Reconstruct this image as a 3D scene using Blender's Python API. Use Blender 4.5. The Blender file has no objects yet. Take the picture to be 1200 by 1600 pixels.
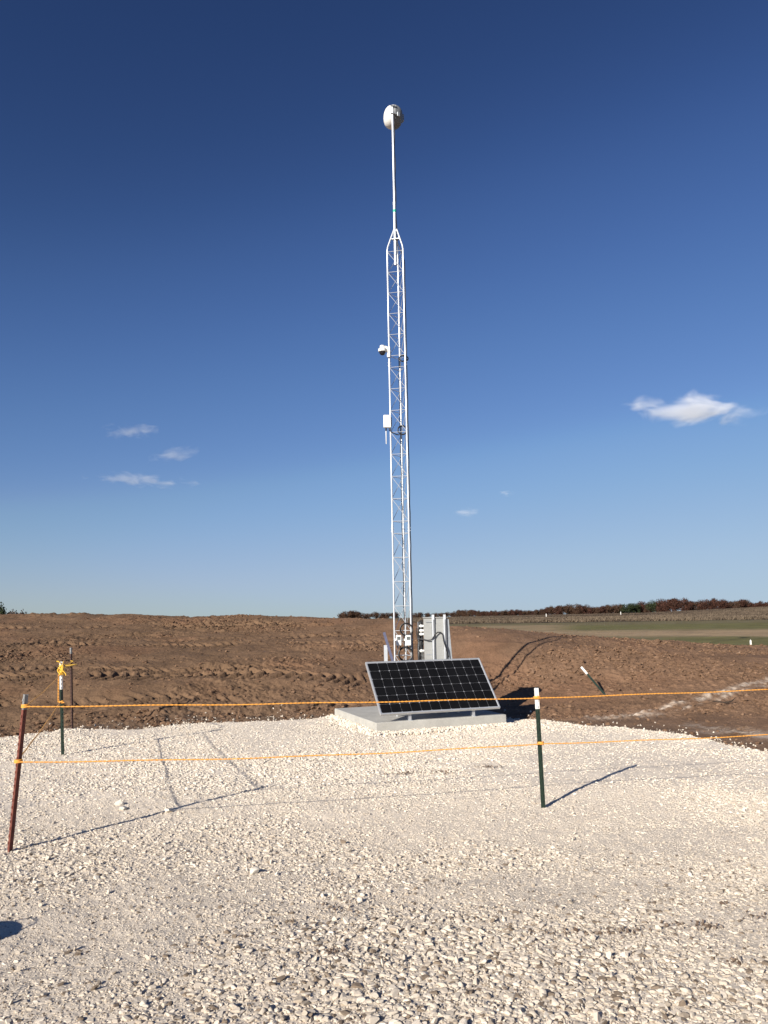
import bpy, math, random
import numpy as np
from math import sin, cos, tan, radians, atan, pi
from mathutils import Vector, Matrix

random.seed(7)
RNG = np.random.default_rng(11)
scene = bpy.context.scene

# ------------------------------------------------------------------ camera
FPX, EYE = 1246.0, 1.7
PITCH, ROLL = atan(166 / FPX), radians(1.0)
cd = bpy.data.cameras.new('camera')
cam = bpy.data.objects.new('camera', cd)
scene.collection.objects.link(cam)
scene.camera = cam
cd.sensor_fit = 'VERTICAL'
cd.sensor_height = 36.0
cd.sensor_width = 27.0
cd.lens = 36.0 * FPX / 1600
cd.clip_start = 0.05
cd.clip_end = 12000
FW = Vector((0, cos(PITCH), sin(PITCH)))
UP0 = Vector((0, -sin(PITCH), cos(PITCH)))
RT0 = Vector((1, 0, 0))
RT = RT0 * cos(ROLL) - UP0 * sin(ROLL)
UP = UP0 * cos(ROLL) + RT0 * sin(ROLL)
cam.matrix_world = Matrix(((RT.x, UP.x, -FW.x, 0), (RT.y, UP.y, -FW.y, 0), (RT.z, UP.z, -FW.z, EYE), (0, 0, 0, 1)))

# ------------------------------------------------------------------ light
SUN_AZ, SUN_EL = radians(36.5), radians(23.0)      # light travels towards +y turned by AZ to the right
world = bpy.data.worlds.new('World')
scene.world = world
world.use_nodes = True
wn = world.node_tree
wn.nodes.clear()
wo = wn.nodes.new('ShaderNodeOutputWorld')
bg = wn.nodes.new('ShaderNodeBackground')
sky = wn.nodes.new('ShaderNodeTexSky')
sky.sky_type = 'NISHITA'
sky.sun_disc = False
sky.sun_elevation = SUN_EL
sky.sun_rotation = SUN_AZ + pi
sky.altitude = 300
sky.air_density = 1.0
sky.dust_density = 0.0
sky.ozone_density = 8.0
bg.inputs['Strength'].default_value = 0.10
EXPO = 0.92
sc0 = wn.nodes.new('ShaderNodeVectorMath'); sc0.operation = 'SCALE'; sc0.inputs['Scale'].default_value = .065
cv = wn.nodes.new('ShaderNodeRGBCurve')                 # grades the clear sky towards a late-autumn afternoon blue
cm_ = cv.mapping; cm_.use_clip = False
for ci, pl in enumerate(([(0, 0), (.0228, .0205), (.038, .057), (.052, .093), (.076, .152), (.10, .222), (.20, .36), (.27, .40), (.395, .435), (1, .62)],
                         [(0, 0), (.059, .050), (.098, .128), (.132, .196), (.189, .294), (.225, .372), (.353, .487), (.451, .540), (1, .68)],
                         [(0, 0), (.150, .152), (.24, .342), (.287, .428), (.412, .603), (.454, .655), (.554, .700), (1, .80)])):
    c = cm_.curves[ci]
    c.points[0].location = pl[0]; c.points[-1].location = pl[-1]
    for p in pl[1:-1]: c.points.new(*p)
cm_.update()
sc1 = wn.nodes.new('ShaderNodeVectorMath'); sc1.operation = 'SCALE'; sc1.inputs['Scale'].default_value = 10 / 2 ** EXPO
wn.links.new(sky.outputs[0], sc0.inputs[0]); wn.links.new(sc0.outputs[0], cv.inputs['Color']); wn.links.new(cv.outputs[0], sc1.inputs[0])
wn.links.new(sc1.outputs[0], bg.inputs[0])
wn.links.new(bg.outputs[0], wo.inputs[0])
sd = bpy.data.lights.new('sun', 'SUN')
sd.energy = 4.0
sd.angle = radians(0.55)
sd.color = (1.0, 0.93, 0.83)
sun = bpy.data.objects.new('sun', sd)
scene.collection.objects.link(sun)
sdir = Vector((sin(SUN_AZ) * cos(SUN_EL), cos(SUN_AZ) * cos(SUN_EL), -sin(SUN_EL)))
sun.rotation_euler = sdir.to_track_quat('-Z', 'Y').to_euler()
scene.view_settings.view_transform = 'Standard'
scene.view_settings.look = 'None'
scene.view_settings.exposure = EXPO
scene.view_settings.gamma = 1.0
scene.view_settings.use_curve_mapping = False
scene.cycles.volume_bounces = 1
scene.cycles.max_bounces = 6

# ------------------------------------------------------------------ noise and terrain
def _h(ix, iy, s):
    n = (ix * 374761393 + iy * 668265263 + s * 974634777) & 0xffffffff
    n = ((n ^ (n >> 13)) * 1274126177) & 0xffffffff
    n = n ^ (n >> 16)
    return (n & 0xffff) / 65535.0
def vnoise(x, y, s=0):
    x = np.asarray(x, float); y = np.asarray(y, float)
    ix = np.floor(x).astype(np.int64); iy = np.floor(y).astype(np.int64)
    fx = x - ix; fy = y - iy
    fx = fx * fx * (3 - 2 * fx); fy = fy * fy * (3 - 2 * fy)
    a = _h(ix, iy, s); b = _h(ix + 1, iy, s); c = _h(ix, iy + 1, s); d = _h(ix + 1, iy + 1, s)
    return (a * (1 - fx) + b * fx) * (1 - fy) + (c * (1 - fx) + d * fx) * fy
def fbm(x, y, octs=4, s=0, gain=.5):
    v = 0; a = 1; t = 0
    for o in range(octs):
        f = 2.0 ** o
        v = v + a * (vnoise(x * f + 17.3 * o, y * f - 9.1 * o, s + o) - .5); t += a; a *= gain
    return v / t * 2
def sstep(a, b, x):
    t = np.clip((x - a) / (b - a), 0, 1)
    return t * t * (3 - 2 * t)

CR_X = [-40, -13, -6.5, -1.5, 0, 1.8, 3, 6, 10, 20]
CR_Z = [2.3, 2.1, 1.93, 1.76, 1.66, 1.47, 1.40, 1.08, .78, .5]
CY_X = [-40, -6, 0, 2, 3, 20]
CY_Y = [27, 27, 24, 21, 20.3, 20]
Y0_X = [-40, -6, -2, 0, 3, 6, 9, 20]
Y0_Y = [12.5, 13.0, 14.0, 14.9, 14.6, 12.6, 11.2, 10.5]
def terrain(x, y):
    """large shape of the land: level yard, earth bank behind it, fields and rising land beyond"""
    x = np.asarray(x, float); y = np.asarray(y, float)
    cz = np.interp(x, CR_X, CR_Z); cy = np.interp(x, CY_X, CY_Y); y0 = np.interp(x, Y0_X, Y0_Y)
    u = np.clip((y - y0) / (cy - y0), 0, 1)
    sr = np.interp(u, [0, .12, .27, .42, .53, .66, .83, 1], [0, .04, .16, .36, .58, .80, .95, 1])
    sl = np.interp(u, [0, .08, .18, .29, .40, .57, .79, 1], [0, .02, .14, .35, .45, .61, .78, 1])
    w = sstep(-1.0, 2.5, x)
    front = cz * (sl * (1 - w) + sr * w)
    d = np.maximum(y - cy, 0)
    fade = sstep(1.0, 9.0, d)
    z = front * (1 - fade) + .6 * fade
    z = np.where(y > cy, z, front)
    r = np.hypot(x, y)
    az = np.degrees(np.arctan2(x, np.maximum(y, 1e-3)))
    hill = np.interp(az, [-40, -5, 3, 10, 18, 25, 40], [0, .2, .6, .8, 1.1, 2.3, 3.8])
    z = z + hill * sstep(100, 330, r) * (y > 0) + 0.25 * fbm(x / 60, y / 60, 2, 5) * sstep(50, 120, r)
    z = z - 14 * sstep(1000, 3500, r)
    return z
def T1(x, y):
    return float(terrain(np.array([x]), np.array([y]))[0])
def pray(px, py):
    return FW + RT * ((px - 600) / FPX) - UP * ((py - 800) / FPX)
def at(px, py, Y):
    d = pray(px, py); return Vector((0, 0, EYE)) + d * (Y / d.y)
def hit(px, py):
    """where the sight line through a photo pixel meets the land"""
    d = pray(px, py); s = 2.0
    while s < 400:
        p = Vector((0, 0, EYE)) + d * s
        if p.z < T1(p.x, p.y): return p
        s += .03 if s < 40 else 1
    return p

# ------------------------------------------------------------------ gravel edge (polar outline round the yard)
EDGE_A = [-180, -90, -45, -32, -25.3, -21.1, -17.6, -13.5, -9.1, -3.7, 0, 5, 8.5, 10.2, 13.4, 18.7, 21.1, 24.8, 32, 45, 90, 180]
EDGE_R = [14, 12, 13, 13.6, 13.75, 14.35, 13.95, 14.4, 14.3, 14.25, 14.4, 14.2, 13.95, 13.85, 13.15, 12.65, 12.1, 11.2, 10.4, 10, 12, 14]
def edge_d(x, y):
    """positive inside the gravel yard"""
    r = np.hypot(x, y); a = np.degrees(np.arctan2(x, y))
    e = np.interp(a, EDGE_A, EDGE_R)
    return e - r + .22 * fbm(x * 1.1, y * 1.1, 3, 40) + .10 * fbm(x * 5, y * 5, 2, 44)

def dusty(x, y):
    """1 where fines cover the stones, 0 where the stones lie open"""
    n = fbm(x * .55 + 3, y * .42, 3, 60)
    v = sstep(-.10, .30, n)
    for cx, cy, rx, ry in ((-2.3, 7.6, 1.5, .7), (3.2, 9.2, 1.3, 1.1), (2.2, 6.3, 1.2, .6), (.95, 5.3, .9, .45), (-2.0, 4.6, 1.1, .9), (2.4, 4.6, 1.0, .5), (2.7, 11.3, 1.5, 1.0), (-1.2, 5.4, .8, .5), (-.4, 5.0, .3, .2)):
        v = np.maximum(v, np.exp(-(((x - cx) / rx) ** 2 + ((y - cy) / ry) ** 2) ** 1.5))
    for cx, cy, rx, ry in ((.5, 3.9, 1.3, .6), (-.2, 4.6, .7, .5), (-2.5, 9.2, 1.8, .9), (-3.5, 11.4, 2, 1.2), (0, 8.6, 1.6, 1.0), (.7, 12.0, 1.6, .6), (-.5, 6.3, 1.0, .7)):
        v = v * (1 - .9 * np.exp(-(((x - cx) / rx) ** 2 + ((y - cy) / ry) ** 2)))
    return np.clip(v * .80, 0, 1)

# ------------------------------------------------------------------ materials
def new_mat(name):
    m = bpy.data.materials.new(name); m.use_nodes = True
    nt = m.node_tree; b = nt.nodes['Principled BSDF']
    return m, nt, b
def mat(name, col, rough=.5, metal=0, var=.12, nscale=8, bump=0, bscale=60, col2=None, spec=None, streak=None):
    """painted / metal / mineral surface with mottled colour and fine relief"""
    m, nt, b = new_mat(name)
    b.inputs['Roughness'].default_value = rough; b.inputs['Metallic'].default_value = metal
    if spec is not None: b.inputs['Specular IOR Level'].default_value = spec
    tc = nt.nodes.new('ShaderNodeTexCoord'); n = nt.nodes.new('ShaderNodeTexNoise')
    n.inputs['Scale'].default_value = nscale; n.inputs['Detail'].default_value = 6; n.inputs['Roughness'].default_value = .65
    src = tc.outputs['Object']
    if streak:
        mp = nt.nodes.new('ShaderNodeMapping'); mp.inputs['Scale'].default_value = streak
        nt.links.new(src, mp.inputs[0]); src = mp.outputs[0]
    nt.links.new(src, n.inputs['Vector'])
    cr = nt.nodes.new('ShaderNodeValToRGB')
    c2 = col2 or [c * (1 + var) for c in col]; c1 = col if col2 else [c * (1 - var) for c in col]
    cr.color_ramp.elements[0].position = .35; cr.color_ramp.elements[1].position = .68
    cr.color_ramp.elements[0].color = (*c1, 1); cr.color_ramp.elements[1].color = (*c2, 1)
    nt.links.new(n.outputs[0], cr.inputs[0]); nt.links.new(cr.outputs[0], b.inputs['Base Color'])
    if bump:
        n2 = nt.nodes.new('ShaderNodeTexNoise'); n2.inputs['Scale'].default_value = bscale; n2.inputs['Detail'].default_value = 4
        bp = nt.nodes.new('ShaderNodeBump'); bp.inputs['Strength'].default_value = .6; bp.inputs['Distance'].default_value = bump
        nt.links.new(src, n2.inputs['Vector']); nt.links.new(n2.outputs[0], bp.inputs['Height']); nt.links.new(bp.outputs[0], b.inputs['Normal'])
    return m

M = {}
M['galv'] = mat('galvanised_steel', (.62, .64, .66), .42, .55, .10, 14)
M['galv_dark'] = mat('weathered_galvanised', (.30, .32, .34), .5, .6, .15, 10)
M['alu'] = mat('aluminium_sheet', (.30, .305, .295), .55, .3, .08, 5, streak=(1, 1, 8))
M['frame'] = mat('anodised_frame', (.62, .64, .66), .35, .6, .05, 10)
M['white'] = mat('white_enclosure', (.78, .77, .73), .4, 0, .04, 6)
M['radome'] = mat('white_radome', (.80, .79, .75), .5, 0, .04, 5)
M['dish_shade'] = mat('dish_back_shade_grey', (.17, .18, .19), .6, .1, .08, 9)  # dark grey puts the shade on the dish's far side into its colour
M['black'] = mat('black_cable_jacket', (.018, .018, .020), .45, 0, .2, 20)
M['darkglass'] = mat('smoked_dome', (.015, .015, .02), .08, 0, .1, 5)
M['lcd'] = mat('grey_cover_window', (.12, .13, .13), .25, 0, .1, 5)
M['orange'] = mat('orange_rope_fibre', (.80, .36, .06), .6, 0, .18, 90, bump=.001, bscale=400)
M['yellow'] = mat('yellow_rope_fibre', (.80, .48, .05), .6, 0, .18, 90, bump=.001, bscale=400)
M['tan_rope'] = mat('weathered_rope_fibre', (.72, .38, .11), .7, 0, .2, 90)
M['rust'] = mat('red_oxide_paint', (.13, .035, .022), .65, 0, .4, 30, bump=.0008, bscale=200, col2=(.22, .07, .045))
M['brownpaint'] = mat('brown_post_paint', (.06, .030, .022), .7, 0, .3, 25)
M['green'] = mat('dark_green_paint', (.010, .022, .014), .45, 0, .3, 25, col2=(.022, .040, .026))
M['tipwhite'] = mat('white_post_tip', (.80, .79, .74), .5, 0, .1, 40)
M['tipgrey'] = mat('worn_silver_tip', (.30, .30, .29), .5, .3, .2, 40)
M['tape'] = mat('green_tape', (.02, .38, .26), .5, 0, .1, 20)
M['bluesteel'] = mat('blue_grey_strut', (.07, .075, .13), .5, 0, .15, 20)
M['wood'] = mat('dark_twig', (.045, .030, .02), .8, 0, .3, 40, bump=.001)
M['cell'] = mat('monocrystalline_cell', (.0075, .0076, .0085), .3, 0, .25, 3, spec=.10)
M['sheet'] = mat('white_backsheet', (.36, .37, .40), .5, 0, .04, 5)
M['whitestone'] = mat('white_limestone', (.60, .55, .47), .85, 0, .06, 8)
M['caster_plastic'] = mat('dark_caster_plastic', (.05, .055, .06), .5, 0, .1, 10, bump=.0005)

# concrete
def concrete():
    m, nt, b = new_mat('cast_concrete')
    N = nt.nodes.new; L = nt.links.new
    tc = N('ShaderNodeTexCoord')
    n1 = N('ShaderNodeTexNoise'); n1.inputs['Scale'].default_value = 2.2; n1.inputs['Detail'].default_value = 8; n1.inputs['Roughness'].default_value = .7
    n2 = N('ShaderNodeTexNoise'); n2.inputs['Scale'].default_value = 60; n2.inputs['Detail'].default_value = 3
    L(tc.outputs['Object'], n1.inputs['Vector']); L(tc.outputs['Object'], n2.inputs['Vector'])
    cr = N('ShaderNodeValToRGB')
    cr.color_ramp.elements[0].position = .3; cr.color_ramp.elements[0].color = (.42, .405, .365, 1)
    cr.color_ramp.elements[1].position = .7; cr.color_ramp.elements[1].color = (.60, .585, .53, 1)
    L(n1.outputs[0], cr.inputs[0])
    mx = N('ShaderNodeMixRGB'); mx.blend_type = 'MULTIPLY'; mx.inputs[0].default_value = .35
    L(cr.outputs[0], mx.inputs[1]); L(n2.outputs[0], mx.inputs[2]); 
    L(mx.outputs[0], b.inputs['Base Color'])
    vo = N('ShaderNodeTexVoronoi'); vo.inputs['Scale'].default_value = 26; L(tc.outputs['Object'], vo.inputs['Vector'])
    pr = N('ShaderNodeValToRGB'); pr.color_ramp.elements[0].position = .05; pr.color_ramp.elements[1].position = .16
    L(vo.outputs['Distance'], pr.inputs[0])
    ad = N('ShaderNodeMath'); ad.operation = 'MULTIPLY_ADD'; ad.inputs[1].default_value = .35
    L(n2.outputs[0], ad.inputs[0]); L(pr.outputs[0], ad.inputs[2])
    bp = N('ShaderNodeBump'); bp.inputs['Strength'].default_value = .5; bp.inputs['Distance'].default_value = .004
    L(ad.outputs[0], bp.inputs['Height']); L(bp.outputs[0], b.inputs['Normal'])
    b.inputs['Roughness'].default_value = .85
    return m
M['concrete'] = concrete()

def ground_mat(name, stone):
    """colour comes from the 'tint' attribute (soil patches), broken up by noise at three sizes"""
    m, nt, b = new_mat(name)
    N = nt.nodes.new; L = nt.links.new
    at_ = N('ShaderNodeAttribute'); at_.attribute_name = 'tint'
    tc = N('ShaderNodeTexCoord')
    b.inputs['Roughness'].default_value = .95; b.inputs['Specular IOR Level'].default_value = .12
    n1 = N('ShaderNodeTexNoise'); n1.inputs['Scale'].default_value = 1.3; n1.inputs['Detail'].default_value = 8; n1.inputs['Roughness'].default_value = .7
    n2 = N('ShaderNodeTexNoise'); n2.inputs['Scale'].default_value = 28 if not stone else 60; n2.inputs['Detail'].default_value = 5; n2.inputs['Roughness'].default_value = .7
    for n in (n1, n2): L(tc.outputs['Object'], n.inputs['Vector'])
    r1 = N('ShaderNodeMapRange'); r1.inputs[1].default_value = .3; r1.inputs[2].default_value = .7; r1.inputs[3].default_value = .93 if stone else .72; r1.inputs[4].default_value = 1.06 if stone else 1.28
    r2 = N('ShaderNodeMapRange'); r2.inputs[1].default_value = .3; r2.inputs[2].default_value = .7; r2.inputs[3].default_value = .86; r2.inputs[4].default_value = 1.10
    L(n1.outputs[0], r1.inputs[0]); L(n2.outputs[0], r2.inputs[0])
    mu = N('ShaderNodeMath'); mu.operation = 'MULTIPLY'; L(r1.outputs[0], mu.inputs[0]); L(r2.outputs[0], mu.inputs[1])
    vm = N('ShaderNodeVectorMath'); vm.operation = 'SCALE'; L(at_.outputs['Color'], vm.inputs[0]); L(mu.outputs[0], vm.inputs['Scale'])
    L(vm.outputs[0], b.inputs['Base Color'])
    if stone:
        vo = N('ShaderNodeTexVoronoi'); vo.inputs['Scale'].default_value = 48; vo.inputs['Randomness'].default_value = 1
        v2 = N('ShaderNodeTexVoronoi'); v2.inputs['Scale'].default_value = 110
        L(tc.outputs['Object'], vo.inputs['Vector']); L(tc.outputs['Object'], v2.inputs['Vector'])
        a = N('ShaderNodeMath'); a.operation = 'MULTIPLY_ADD'; a.inputs[1].default_value = .45
        L(v2.outputs['Distance'], a.inputs[0]); L(vo.outputs['Distance'], a.inputs[2])
        bp = N('ShaderNodeBump'); bp.invert = True; bp.inputs['Strength'].default_value = .5; bp.inputs['Distance'].default_value = .006
        L(a.outputs[0], bp.inputs['Height'])
    else:
        n3 = N('ShaderNodeTexNoise'); n3.inputs['Scale'].default_value = 22; n3.inputs['Detail'].default_value = 8; n3.inputs['Roughness'].default_value = .72
        L(tc.outputs['Object'], n3.inputs['Vector'])
        bp = N('ShaderNodeBump'); bp.inputs['Strength'].default_value = .8; bp.inputs['Distance'].default_value = .03
        L(n3.outputs[0], bp.inputs['Height'])
    L(bp.outputs[0], b.inputs['Normal'])
    return m
M['gravel'] = ground_mat('crushed_limestone_bed', True)
M['dirt'] = ground_mat('turned_soil', False)

def inst_mat(name, ramp, rough=.9, bump=.3, nscale=3, bd=.1):
    """colour differs from piece to piece"""
    m, nt, b = new_mat(name)
    N = nt.nodes.new; L = nt.links.new
    oi = N('ShaderNodeAttribute'); oi.attribute_type = 'INSTANCER'; oi.attribute_name = 'rnd'
    cr = N('ShaderNodeValToRGB'); els = cr.color_ramp.elements
    while len(els) < len(ramp): els.new(.5)
    for e, (p, c) in zip(els, ramp): e.position = p; e.color = (*c, 1)
    L(oi.outputs['Fac'], cr.inputs[0])
    tc = N('ShaderNodeTexCoord'); n = N('ShaderNodeTexNoise'); n.inputs['Scale'].default_value = nscale; n.inputs['Detail'].default_value = 4
    L(tc.outputs['Object'], n.inputs['Vector'])
    r = N('ShaderNodeMapRange'); r.inputs[1].default_value = .3; r.inputs[2].default_value = .7; r.inputs[3].default_value = .85; r.inputs[4].default_value = 1.1
    L(n.outputs[0], r.inputs[0])
    vm = N('ShaderNodeVectorMath'); vm.operation = 'SCALE'; L(cr.outputs[0], vm.inputs[0]); L(r.outputs[0], vm.inputs['Scale'])
    L(vm.outputs[0], b.inputs['Base Color'])
    b.inputs['Roughness'].default_value = rough; b.inputs['Specular IOR Level'].default_value = .15
    return m
M['stone'] = inst_mat('limestone_chips', [(0, (.20, .155, .115)), (.05, (.38, .32, .25)), (.12, (.49, .425, .345)), (.5, (.60, .525, .43)), (1, (.76, .69, .585))])
M['clod'] = inst_mat('soil_clods', [(0, (.12, .070, .043)), (.5, (.19, .115, .070)), (.95, (.24, .15, .095)), (1, (.40, .31, .23))])
M['mud'] = inst_mat('dry_mud_crumbs', [(0, (.09, .06, .042)), (.6, (.20, .15, .115)), (1, (.40, .33, .26))])
M['brush'] = inst_mat('dry_brush', [(0, (.06, .045, .034)), (.5, (.10, .075, .055)), (1, (.17, .13, .09))])

def field_mat():
    m, nt, b = new_mat('pasture')
    N = nt.nodes.new; L = nt.links.new
    a = N('ShaderNodeAttribute'); a.attribute_name = 'tint'
    tc = N('ShaderNodeTexCoord')
    n = N('ShaderNodeTexNoise'); n.inputs['Scale'].default_value = .35; n.inputs['Detail'].default_value = 9; n.inputs['Roughness'].default_value = .75
    L(tc.outputs['Object'], n.inputs['Vector'])
    r = N('ShaderNodeMapRange'); r.inputs[1].default_value = .3; r.inputs[2].default_value = .7; r.inputs[3].default_value = .65; r.inputs[4].default_value = 1.3
    L(n.outputs[0], r.inputs[0])
    vm = N('ShaderNodeVectorMath'); vm.operation = 'SCALE'; L(a.outputs['Color'], vm.inputs[0]); L(r.outputs[0], vm.inputs['Scale'])
    L(vm.outputs[0], b.inputs['Base Color']); b.inputs['Roughness'].default_value = .95; b.inputs['Specular IOR Level'].default_value = .1
    bp = N('ShaderNodeBump'); bp.inputs['Distance'].default_value = .15; bp.inputs['Strength'].default_value = .6
    n2 = N('ShaderNodeTexNoise'); n2.inputs['Scale'].default_value = 3; n2.inputs['Detail'].default_value = 6; L(tc.outputs['Object'], n2.inputs['Vector'])
    L(n2.outputs[0], bp.inputs['Height']); L(bp.outputs[0], b.inputs['Normal'])
    return m
M['field'] = field_mat()

# ------------------------------------------------------------------ object helpers
COL = scene.collection
def setp(o, label=None, cat=None, group=None, kind=None):
    if label: o['label'] = label
    if cat: o['category'] = cat
    if group: o['group'] = group
    if kind: o['kind'] = kind
    return o
def thing(name, loc, label, cat, group=None, rz=0):
    o = bpy.data.objects.new(name, None); COL.objects.link(o)
    o.location = loc; o.rotation_euler = (0, 0, rz); o.empty_display_size = .1
    bpy.context.view_layer.update() if False else None
    return setp(o, label, cat, group)
class MB:
    """collects shapes for one mesh"""
    def __init__(s): s.v = []; s.f = []
    def add(s, v, f):
        b = len(s.v); s.v += [tuple(p) for p in v]; s.f += [tuple(i + b for i in q) for q in f]; return s
    def box(s, c, d, rot=None, bev=0):
        x, y, z = d[0] / 2, d[1] / 2, d[2] / 2
        if bev <= 0:
            v = [Vector((a * x, b * y, e * z)) for e in (-1, 1) for b in (-1, 1) for a in (-1, 1)]
            f = [(0, 2, 3, 1), (4, 5, 7, 6), (0, 1, 5, 4), (2, 6, 7, 3), (0, 4, 6, 2), (1, 3, 7, 5)]
        else:
            v = []; idx = {}
            for a in (-1, 1):
                for b in (-1, 1):
                    for e in (-1, 1):
                        for k in range(3):
                            p = [a * (x - bev), b * (y - bev), e * (z - bev)]; p[k] = (a * x, b * y, e * z)[k]
                            idx[(a, b, e, k)] = len(v); v.append(Vector(p))
            f = []
            for k in range(3):
                o = [i for i in range(3) if i != k]
                for sg in (-1, 1):
                    q = []
                    for (p1, p2) in ((-1, -1), (1, -1), (1, 1), (-1, 1)):
                        t = [0, 0, 0]; t[k] = sg; t[o[0]] = p1; t[o[1]] = p2; q.append(idx[(*t, k)])
                    f.append(q)
            for k in range(3):
                o = [i for i in range(3) if i != k]
                for p1 in (-1, 1):
                    for p2 in (-1, 1):
                        q = []
                        for (sg, kk) in ((-1, o[0]), (1, o[0]), (1, o[1]), (-1, o[1])):
                            t = [0, 0, 0]; t[k] = sg; t[o[0]] = p1; t[o[1]] = p2; q.append(idx[(*t, kk)])
                        f.append(q)
            for a in (-1, 1):
                for b in (-1, 1):
                    for e in (-1, 1): f.append([idx[(a, b, e, k)] for k in range(3)])
        if rot is not None: v = [rot @ p for p in v]
        c = Vector(c); return s.add([p + c for p in v], f)
    def tube(s, pts, r, n=8, cap=True):
        pts = [Vector(p) for p in pts]
        rs = r if isinstance(r, (list, tuple)) else [r] * len(pts)
        t0 = (pts[1] - pts[0]).normalized()
        ref = Vector((0, 0, 1)) if abs(t0.z) < .9 else Vector((1, 0, 0))
        u = t0.cross(ref).normalized(); v = []; f = []
        for i, p in enumerate(pts):
            if i == 0: t = t0
            elif i == len(pts) - 1: t = (pts[i] - pts[i - 1]).normalized()
            else: t = (pts[i + 1] - pts[i - 1]).normalized()
            u = (u - t * u.dot(t)).normalized(); w = t.cross(u)
            for k in range(n):
                a = 2 * pi * k / n; v.append(p + (u * cos(a) + w * sin(a)) * rs[i])
        for i in range(len(pts) - 1):
            for k in range(n):
                a = i * n + k; b = i * n + (k + 1) % n; f.append((a, b, b + n, a + n))
        if cap: f.append(tuple(range(n - 1, -1, -1))); f.append(tuple((len(pts) - 1) * n + k for k in range(n)))
        return s.add(v, f)
    def lathe(s, prof, axis=(0, 0, 1), org=(0, 0, 0), n=24):
        """prof: (distance along axis, radius)"""
        ax = Vector(axis).normalized(); ref = Vector((0, 0, 1)) if abs(ax.z) < .9 else Vector((1, 0, 0))
        u = ax.cross(ref).normalized(); w = ax.cross(u); o = Vector(org); v = []; f = []
        for (h, r) in prof:
            for k in range(n):
                a = 2 * pi * k / n; v.append(o + ax * h + (u * cos(a) + w * sin(a)) * max(r, 1e-4))
        for i in range(len(prof) - 1):
            for k in range(n):
                a = i * n + k; b = i * n + (k + 1) % n; f.append((a, b, b + n, a + n))
        f.append(tuple(range(n - 1, -1, -1))); f.append(tuple((len(prof) - 1) * n + k for k in range(n)))
        return s.add(v, f)
    def prism(s, poly, a, b):
        """poly: list of (u,v) in the plane across a->b"""
        a = Vector(a); b = Vector(b); t = (b - a).normalized()
        u = Vector((1, 0, 0)); u = (u - t * u.dot(t)).normalized(); w = t.cross(u); n = len(poly)
        v = [p + u * x + w * y for p in (a, b) for x, y in poly]
        f = [(i, (i + 1) % n, (i + 1) % n + n, i + n) for i in range(n)] + [tuple(range(n - 1, -1, -1)), tuple(range(n, 2 * n))]
        return s.add(v, f)
    def build(s, name, m, parent=None, smooth=False, loc=None):
        me = bpy.data.meshes.new(name); me.from_pydata(s.v, [], s.f); me.update()
        me.materials.append(m)
        if smooth:
            me.polygons.foreach_set('use_smooth', [True] * len(me.polygons))
            me.set_sharp_from_angle(angle=radians(40))
        o = bpy.data.objects.new(name, me); COL.objects.link(o)
        if parent: o.parent = parent
        if loc is not None: o.location = loc
        return o
def sheet(name, X, Y, Z, keep, m, tint):
    """height-field object from 2-D arrays"""
    nr, nc = X.shape
    co = np.stack([X, Y, Z], -1).reshape(-1, 3).astype(np.float32)
    i = np.arange(nr * nc).reshape(nr, nc)
    q = np.stack([i[:-1, :-1], i[:-1, 1:], i[1:, 1:], i[1:, :-1]], -1).reshape(-1, 4)
    if keep is not None:
        k = keep.reshape(-1); q = q[k[q].any(1)]
    used = np.zeros(len(co), bool); used[q.reshape(-1)] = True
    remap = np.cumsum(used) - 1; co = co[used]; q = remap[q]; tint = tint.reshape(-1, 3)[used]
    me = bpy.data.meshes.new(name)
    me.vertices.add(len(co)); me.vertices.foreach_set('co', co.reshape(-1))
    me.loops.add(q.size); me.loops.foreach_set('vertex_index', q.reshape(-1).astype(np.int32))
    me.polygons.add(len(q)); me.polygons.foreach_set('loop_start', (np.arange(len(q)) * 4).astype(np.int32))
    me.polygons.foreach_set('use_smooth', np.ones(len(q), bool))
    me.update(calc_edges=True)
    ca = me.color_attributes.new('tint', 'FLOAT_COLOR', 'POINT')
    ca.data.foreach_set('color', np.concatenate([tint, np.ones((len(tint), 1))], 1).astype(np.float32).reshape(-1))
    me.materials.append(m)
    o = bpy.data.objects.new(name, me); COL.objects.link(o)
    return setp(o, kind='structure')

# ------------------------------------------------------------------ ground sheets
def angles(half, nfine, ncoarse):
    return np.concatenate([np.linspace(-180, -half, ncoarse, endpoint=False), np.linspace(-half, half, nfine), np.linspace(half, 180, ncoarse + 1)[1:]])

def track_lugs(x, y):
    """cleat marks pressed by a tracked machine, along lines running across the left of the bank"""
    z = 0
    for (ya, slope, wd, per, dep) in ((17.15, .02, .30, .27, .085), (17.75, .02, .22, .27, .05), (20.9, -.03, .28, .24, .06), (21.9, .05, .25, .24, .05), (24.6, .03, .3, .3, .06), (15.6, .05, .25, .3, .04)):
        yc = ya + slope * (x + 5) + .12 * fbm(x * .4, x * 0 + ya, 2, 77)
        d = (y - yc) / wd
        ph = x / per + np.abs(d) * .8 + .7 * fbm(x * 1.4, y * 2, 2, 78)
        z = z - 1.1 * dep * np.exp(-d ** 4) * (np.abs((ph % 1) - .5) * 2 > .45) * sstep(3.2, -.5, x) * sstep(.25, .7, vnoise(x * .9, y * 1.3, 79)) * 1.3
    return z
def dirt_detail(x, y):
    rough = sstep(-.25, .35, fbm(x * .35, y * .7, 3, 21))
    big = .10 * fbm(x * .45, y * .8, 3, 22)
    mid = .075 * fbm(x * 2.2, y * 2.8, 4, 23, .6)
    fine = .055 * (np.abs(fbm(x * 7, y * 8, 3, 24, .65)) - .25)
    lf = .55 + .45 * sstep(2, -3, x)
    return big * lf + (mid * lf + fine) * (.40 + .9 * rough) + track_lugs(x, y)

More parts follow.
